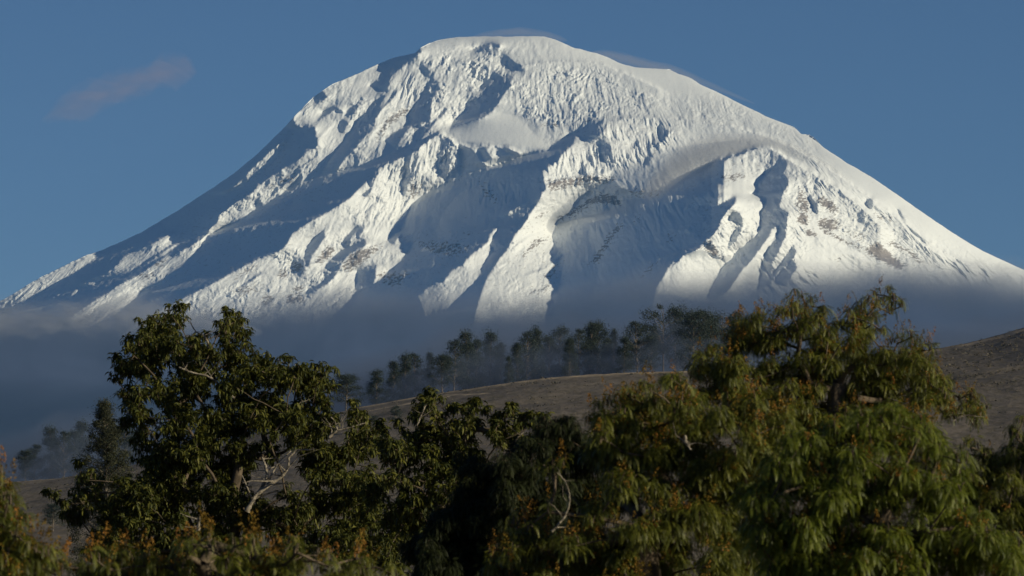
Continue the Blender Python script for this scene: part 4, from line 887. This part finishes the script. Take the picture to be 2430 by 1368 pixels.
T4 = [(1883,702,10),(1880,722,18),(1868,745,20),(1925,728,22),(1905,755,26),(1962,742,18),(1950,765,22),(1895,785,32),(1762,782,28),(1800,772,30),(1785,765,18),(1745,812,34),(1820,815,44),(1855,790,24),(1690,838,24),(1662,852,24),(1655,884,26),(1700,860,26),(1742,870,46),(2108,694,13),(2080,700,15),(2120,712,11),(2055,718,14),(2040,735,18),(2015,752,20),(2040,772,26),(2070,770,20),(2020,800,30),
 (2095,790,16),(1965,810,34),(1935,800,30),(2130,815,26),(2160,802,16),(2172,822,20),(2165,860,36),(2105,865,46),(2030,865,46),(1960,870,36),(1890,860,44),(1815,895,52),(1735,925,46),(2195,885,30),(2212,918,28),(2242,940,20),(2225,955,22),(2180,960,38),(2105,950,52),(2030,945,46),(2305,935,14),(2312,955,18),(2292,968,20),(2278,948,12),(1880,930,34),(1915,985,44),(1965,990,44),(1860,960,40),(1930,925,32),(1800,950,40),(2010,1000,40),(1670,930,26),(2080,1010,50),(1990,1010,40),(2160,1010,40)]
near_tree('pepper_tree', 'tallest pepper tree with ragged feathery top and orange tips, right of centre', 41, T4, 'frond', 1960, 31, (M_pep, M_bark, M_tip, M_pale), 1.0, 0.7, 0.55, base_r=0.10, fork=0.6,
 extra=[([(2110,970),(2150,958),(2185,940),(2200,925)],(0.008,0.003),-0.3),([(2262,1000),(2285,985),(2330,990)],(0.006,0.003),-0.1),([(2020,730),(2035,715),(2022,690)],(0.004,0.002),0),([(2145,800),(2140,770),(2132,745)],(0.004,0.0015),0),([(1868,750),(1850,735),(1838,722)],(0.004,0.0015),0)])
T5 = [(1480,930,18),(1502,948,28),(1540,925,24),(1556,955,30),(1450,962,20),(1475,975,26),(1600,905,26,0.1),(1620,925,26,0.1),(1440,1000,38),(1500,1010,46),(1560,1015,46),(1640,955,36),(1612,985,40),(1425,1040,32),(1480,1075,54),(1560,1095,56),(1650,1050,56),(1700,1000,50),(1780,975,50),(1860,1010,46),(1760,1075,60),(1660,1145,64),(1560,1180,64),(1470,1160,56),(1840,1100,60),
 (1420,1230,46),(1240,1290,34,0.9),(1290,1300,40,0.9),(1205,1325,34,0.8),(1350,1300,42,0.7),(1178,1305,12,1.2),(1165,1318,12,0.9),(1425,1300,56),(1335,1345,46),(1500,1285,64),(1600,1275,64),(1700,1255,64),(1480,1355,56),(1600,1360,60),(1700,1350,60),(1310,1105,16,1.2),(1340,1100,16,1.5),(1292,1122,14,1.0),(1318,1130,16,0.6),(1240,1228,16,1.0),(1252,1250,18,0.8),(1226,1245,12,0.8),(1300,1215,18,0.6),(1275,1265,22,0.8),(1800,1030,46),(1720,1110,50),(1750,1160,60,0.2),(1765,1230,60,0.2),(1750,1310,60,0.2),(1640,1220,60),(1420,1360,50),(1540,1250,50)]
near_tree('pepper_tree', 'broad pepper tree with orange-tipped sprays below the hill crest, lower centre right', 34, T5, 'frond', 1560, 41, (M_pep, M_bark, M_tip, M_pale), 1.0, 0.7, 0.6, base_r=0.15,
 extra=[([(1322,1122),(1340,1140),(1350,1165),(1352,1195),(1342,1225),(1325,1245),(1310,1262)],(0.004,0.009),-0.5),([(1625,1035),(1628,1052),(1640,1068)],(0.012,0.008),-1.3)])
T6 = [(1985,1015,40),(2050,1000,46),(2120,1005,46),(2185,1030,42),(1960,1085,56),(2050,1085,60),(2140,1095,56),(2222,1080,36),(1905,1155,56),(2000,1175,66),(2100,1185,66),(2200,1160,56),(1825,1195,60),(1800,1290,60),(1900,1270,64),(2000,1285,64),(2100,1285,64),(2200,1265,64),(2300,1245,54),(2260,1325,60),(2360,1300,56),(1850,1350,60),(1950,1355,60),(2060,1350,60),(2160,1350,60),(1900,1060,46),(1860,1130,50),(2260,1180,46),(2330,1290,50),(2400,1350,60),(2130,1140,50),(1960,1220,60),(2280,1100,30)]
near_tree('pepper_tree', 'bright green weeping pepper tree nearest the viewer at lower right', 31, T6, 'frond', 2080, 51, (M_peppale, M_bark, M_tip, M_pale), 1.0, 0.7, 0.28, base_r=0.15)
T7 = [(2305,1062,24,0),(2345,1085,28,0),(2300,1125,38,0),(2365,1120,34,0),(2340,1190,44,0.1),(2400,1080,24),(2290,1190,40,0),(2426,1005,16,0.1),(2412,1040,20,0.1),(2435,1060,28,0.1),(2430,1100,34,0.1),(2405,1150,38,0.1),(2435,1210,44,0.1),(2390,1230,46,0.1),(2480,1010,40,0.1),(2520,1080,50,0.1),(2500,1180,56,0.1),(2560,1260,60,0.1)]
near_tree('pepper_tree', 'pepper tree cut off by the right edge, dark with a brighter outer side', 37, T7, 'frond', 2470, 61, (M_pep, M_bark, M_tip, M_pale), 1.0, 0.7, 0.1, base_r=0.13)
T8 = [(452,1292,26,1.0),(440,1320,30),(492,1276,22,1.1),(500,1305,26,0.8),(560,1298,22,0.8),(600,1286,18,1.0),(585,1320,28),(540,1340,36),(300,1325,32,0.8),(222,1325,26,1.2),(205,1350,30),(360,1345,36,0.9),(430,1360,36),(640,1350,36),(690,1290,18,0),(705,1312,20,0),(680,1340,30,0.3),(760,1318,20,1.2),(780,1345,30,0.8),(850,1325,22,1.2),(860,1352,30),(270,1355,30),(930,1362,24),(110,1362,30,1.0),(160,1345,22,1.2)]
near_tree('pepper_tree', 'row of orange-tipped young pepper sprays along the bottom left, out of focus', 27, T8, 'frond', 520, 71, (M_pep, M_bark, M_tip, M_pale), 1.0, 0.6, 0.5, base_r=0.08)
T9 = [(-10,1105,16,0.2),(5,1140,20,0.3),(12,1165,20,0.6),(18,1195,22,1.3),(25,1225,24,1.3),(10,1250,30,1.0),(40,1270,28,0.8),(75,1300,28,0.6),(20,1300,40,0.5),(60,1340,40,0.5),(110,1320,22,0.8),(-30,1180,40),(-40,1250,50),(-60,1330,60),(10,1355,40)]
near_tree('pepper_tree', 'pepper bush with rusty orange tips cut off by the left edge', 25, T9, 'frond', -60, 81, (M_pep, M_bark, M_tip, M_pale), 1.0, 0.6, 0.8, base_r=0.07)
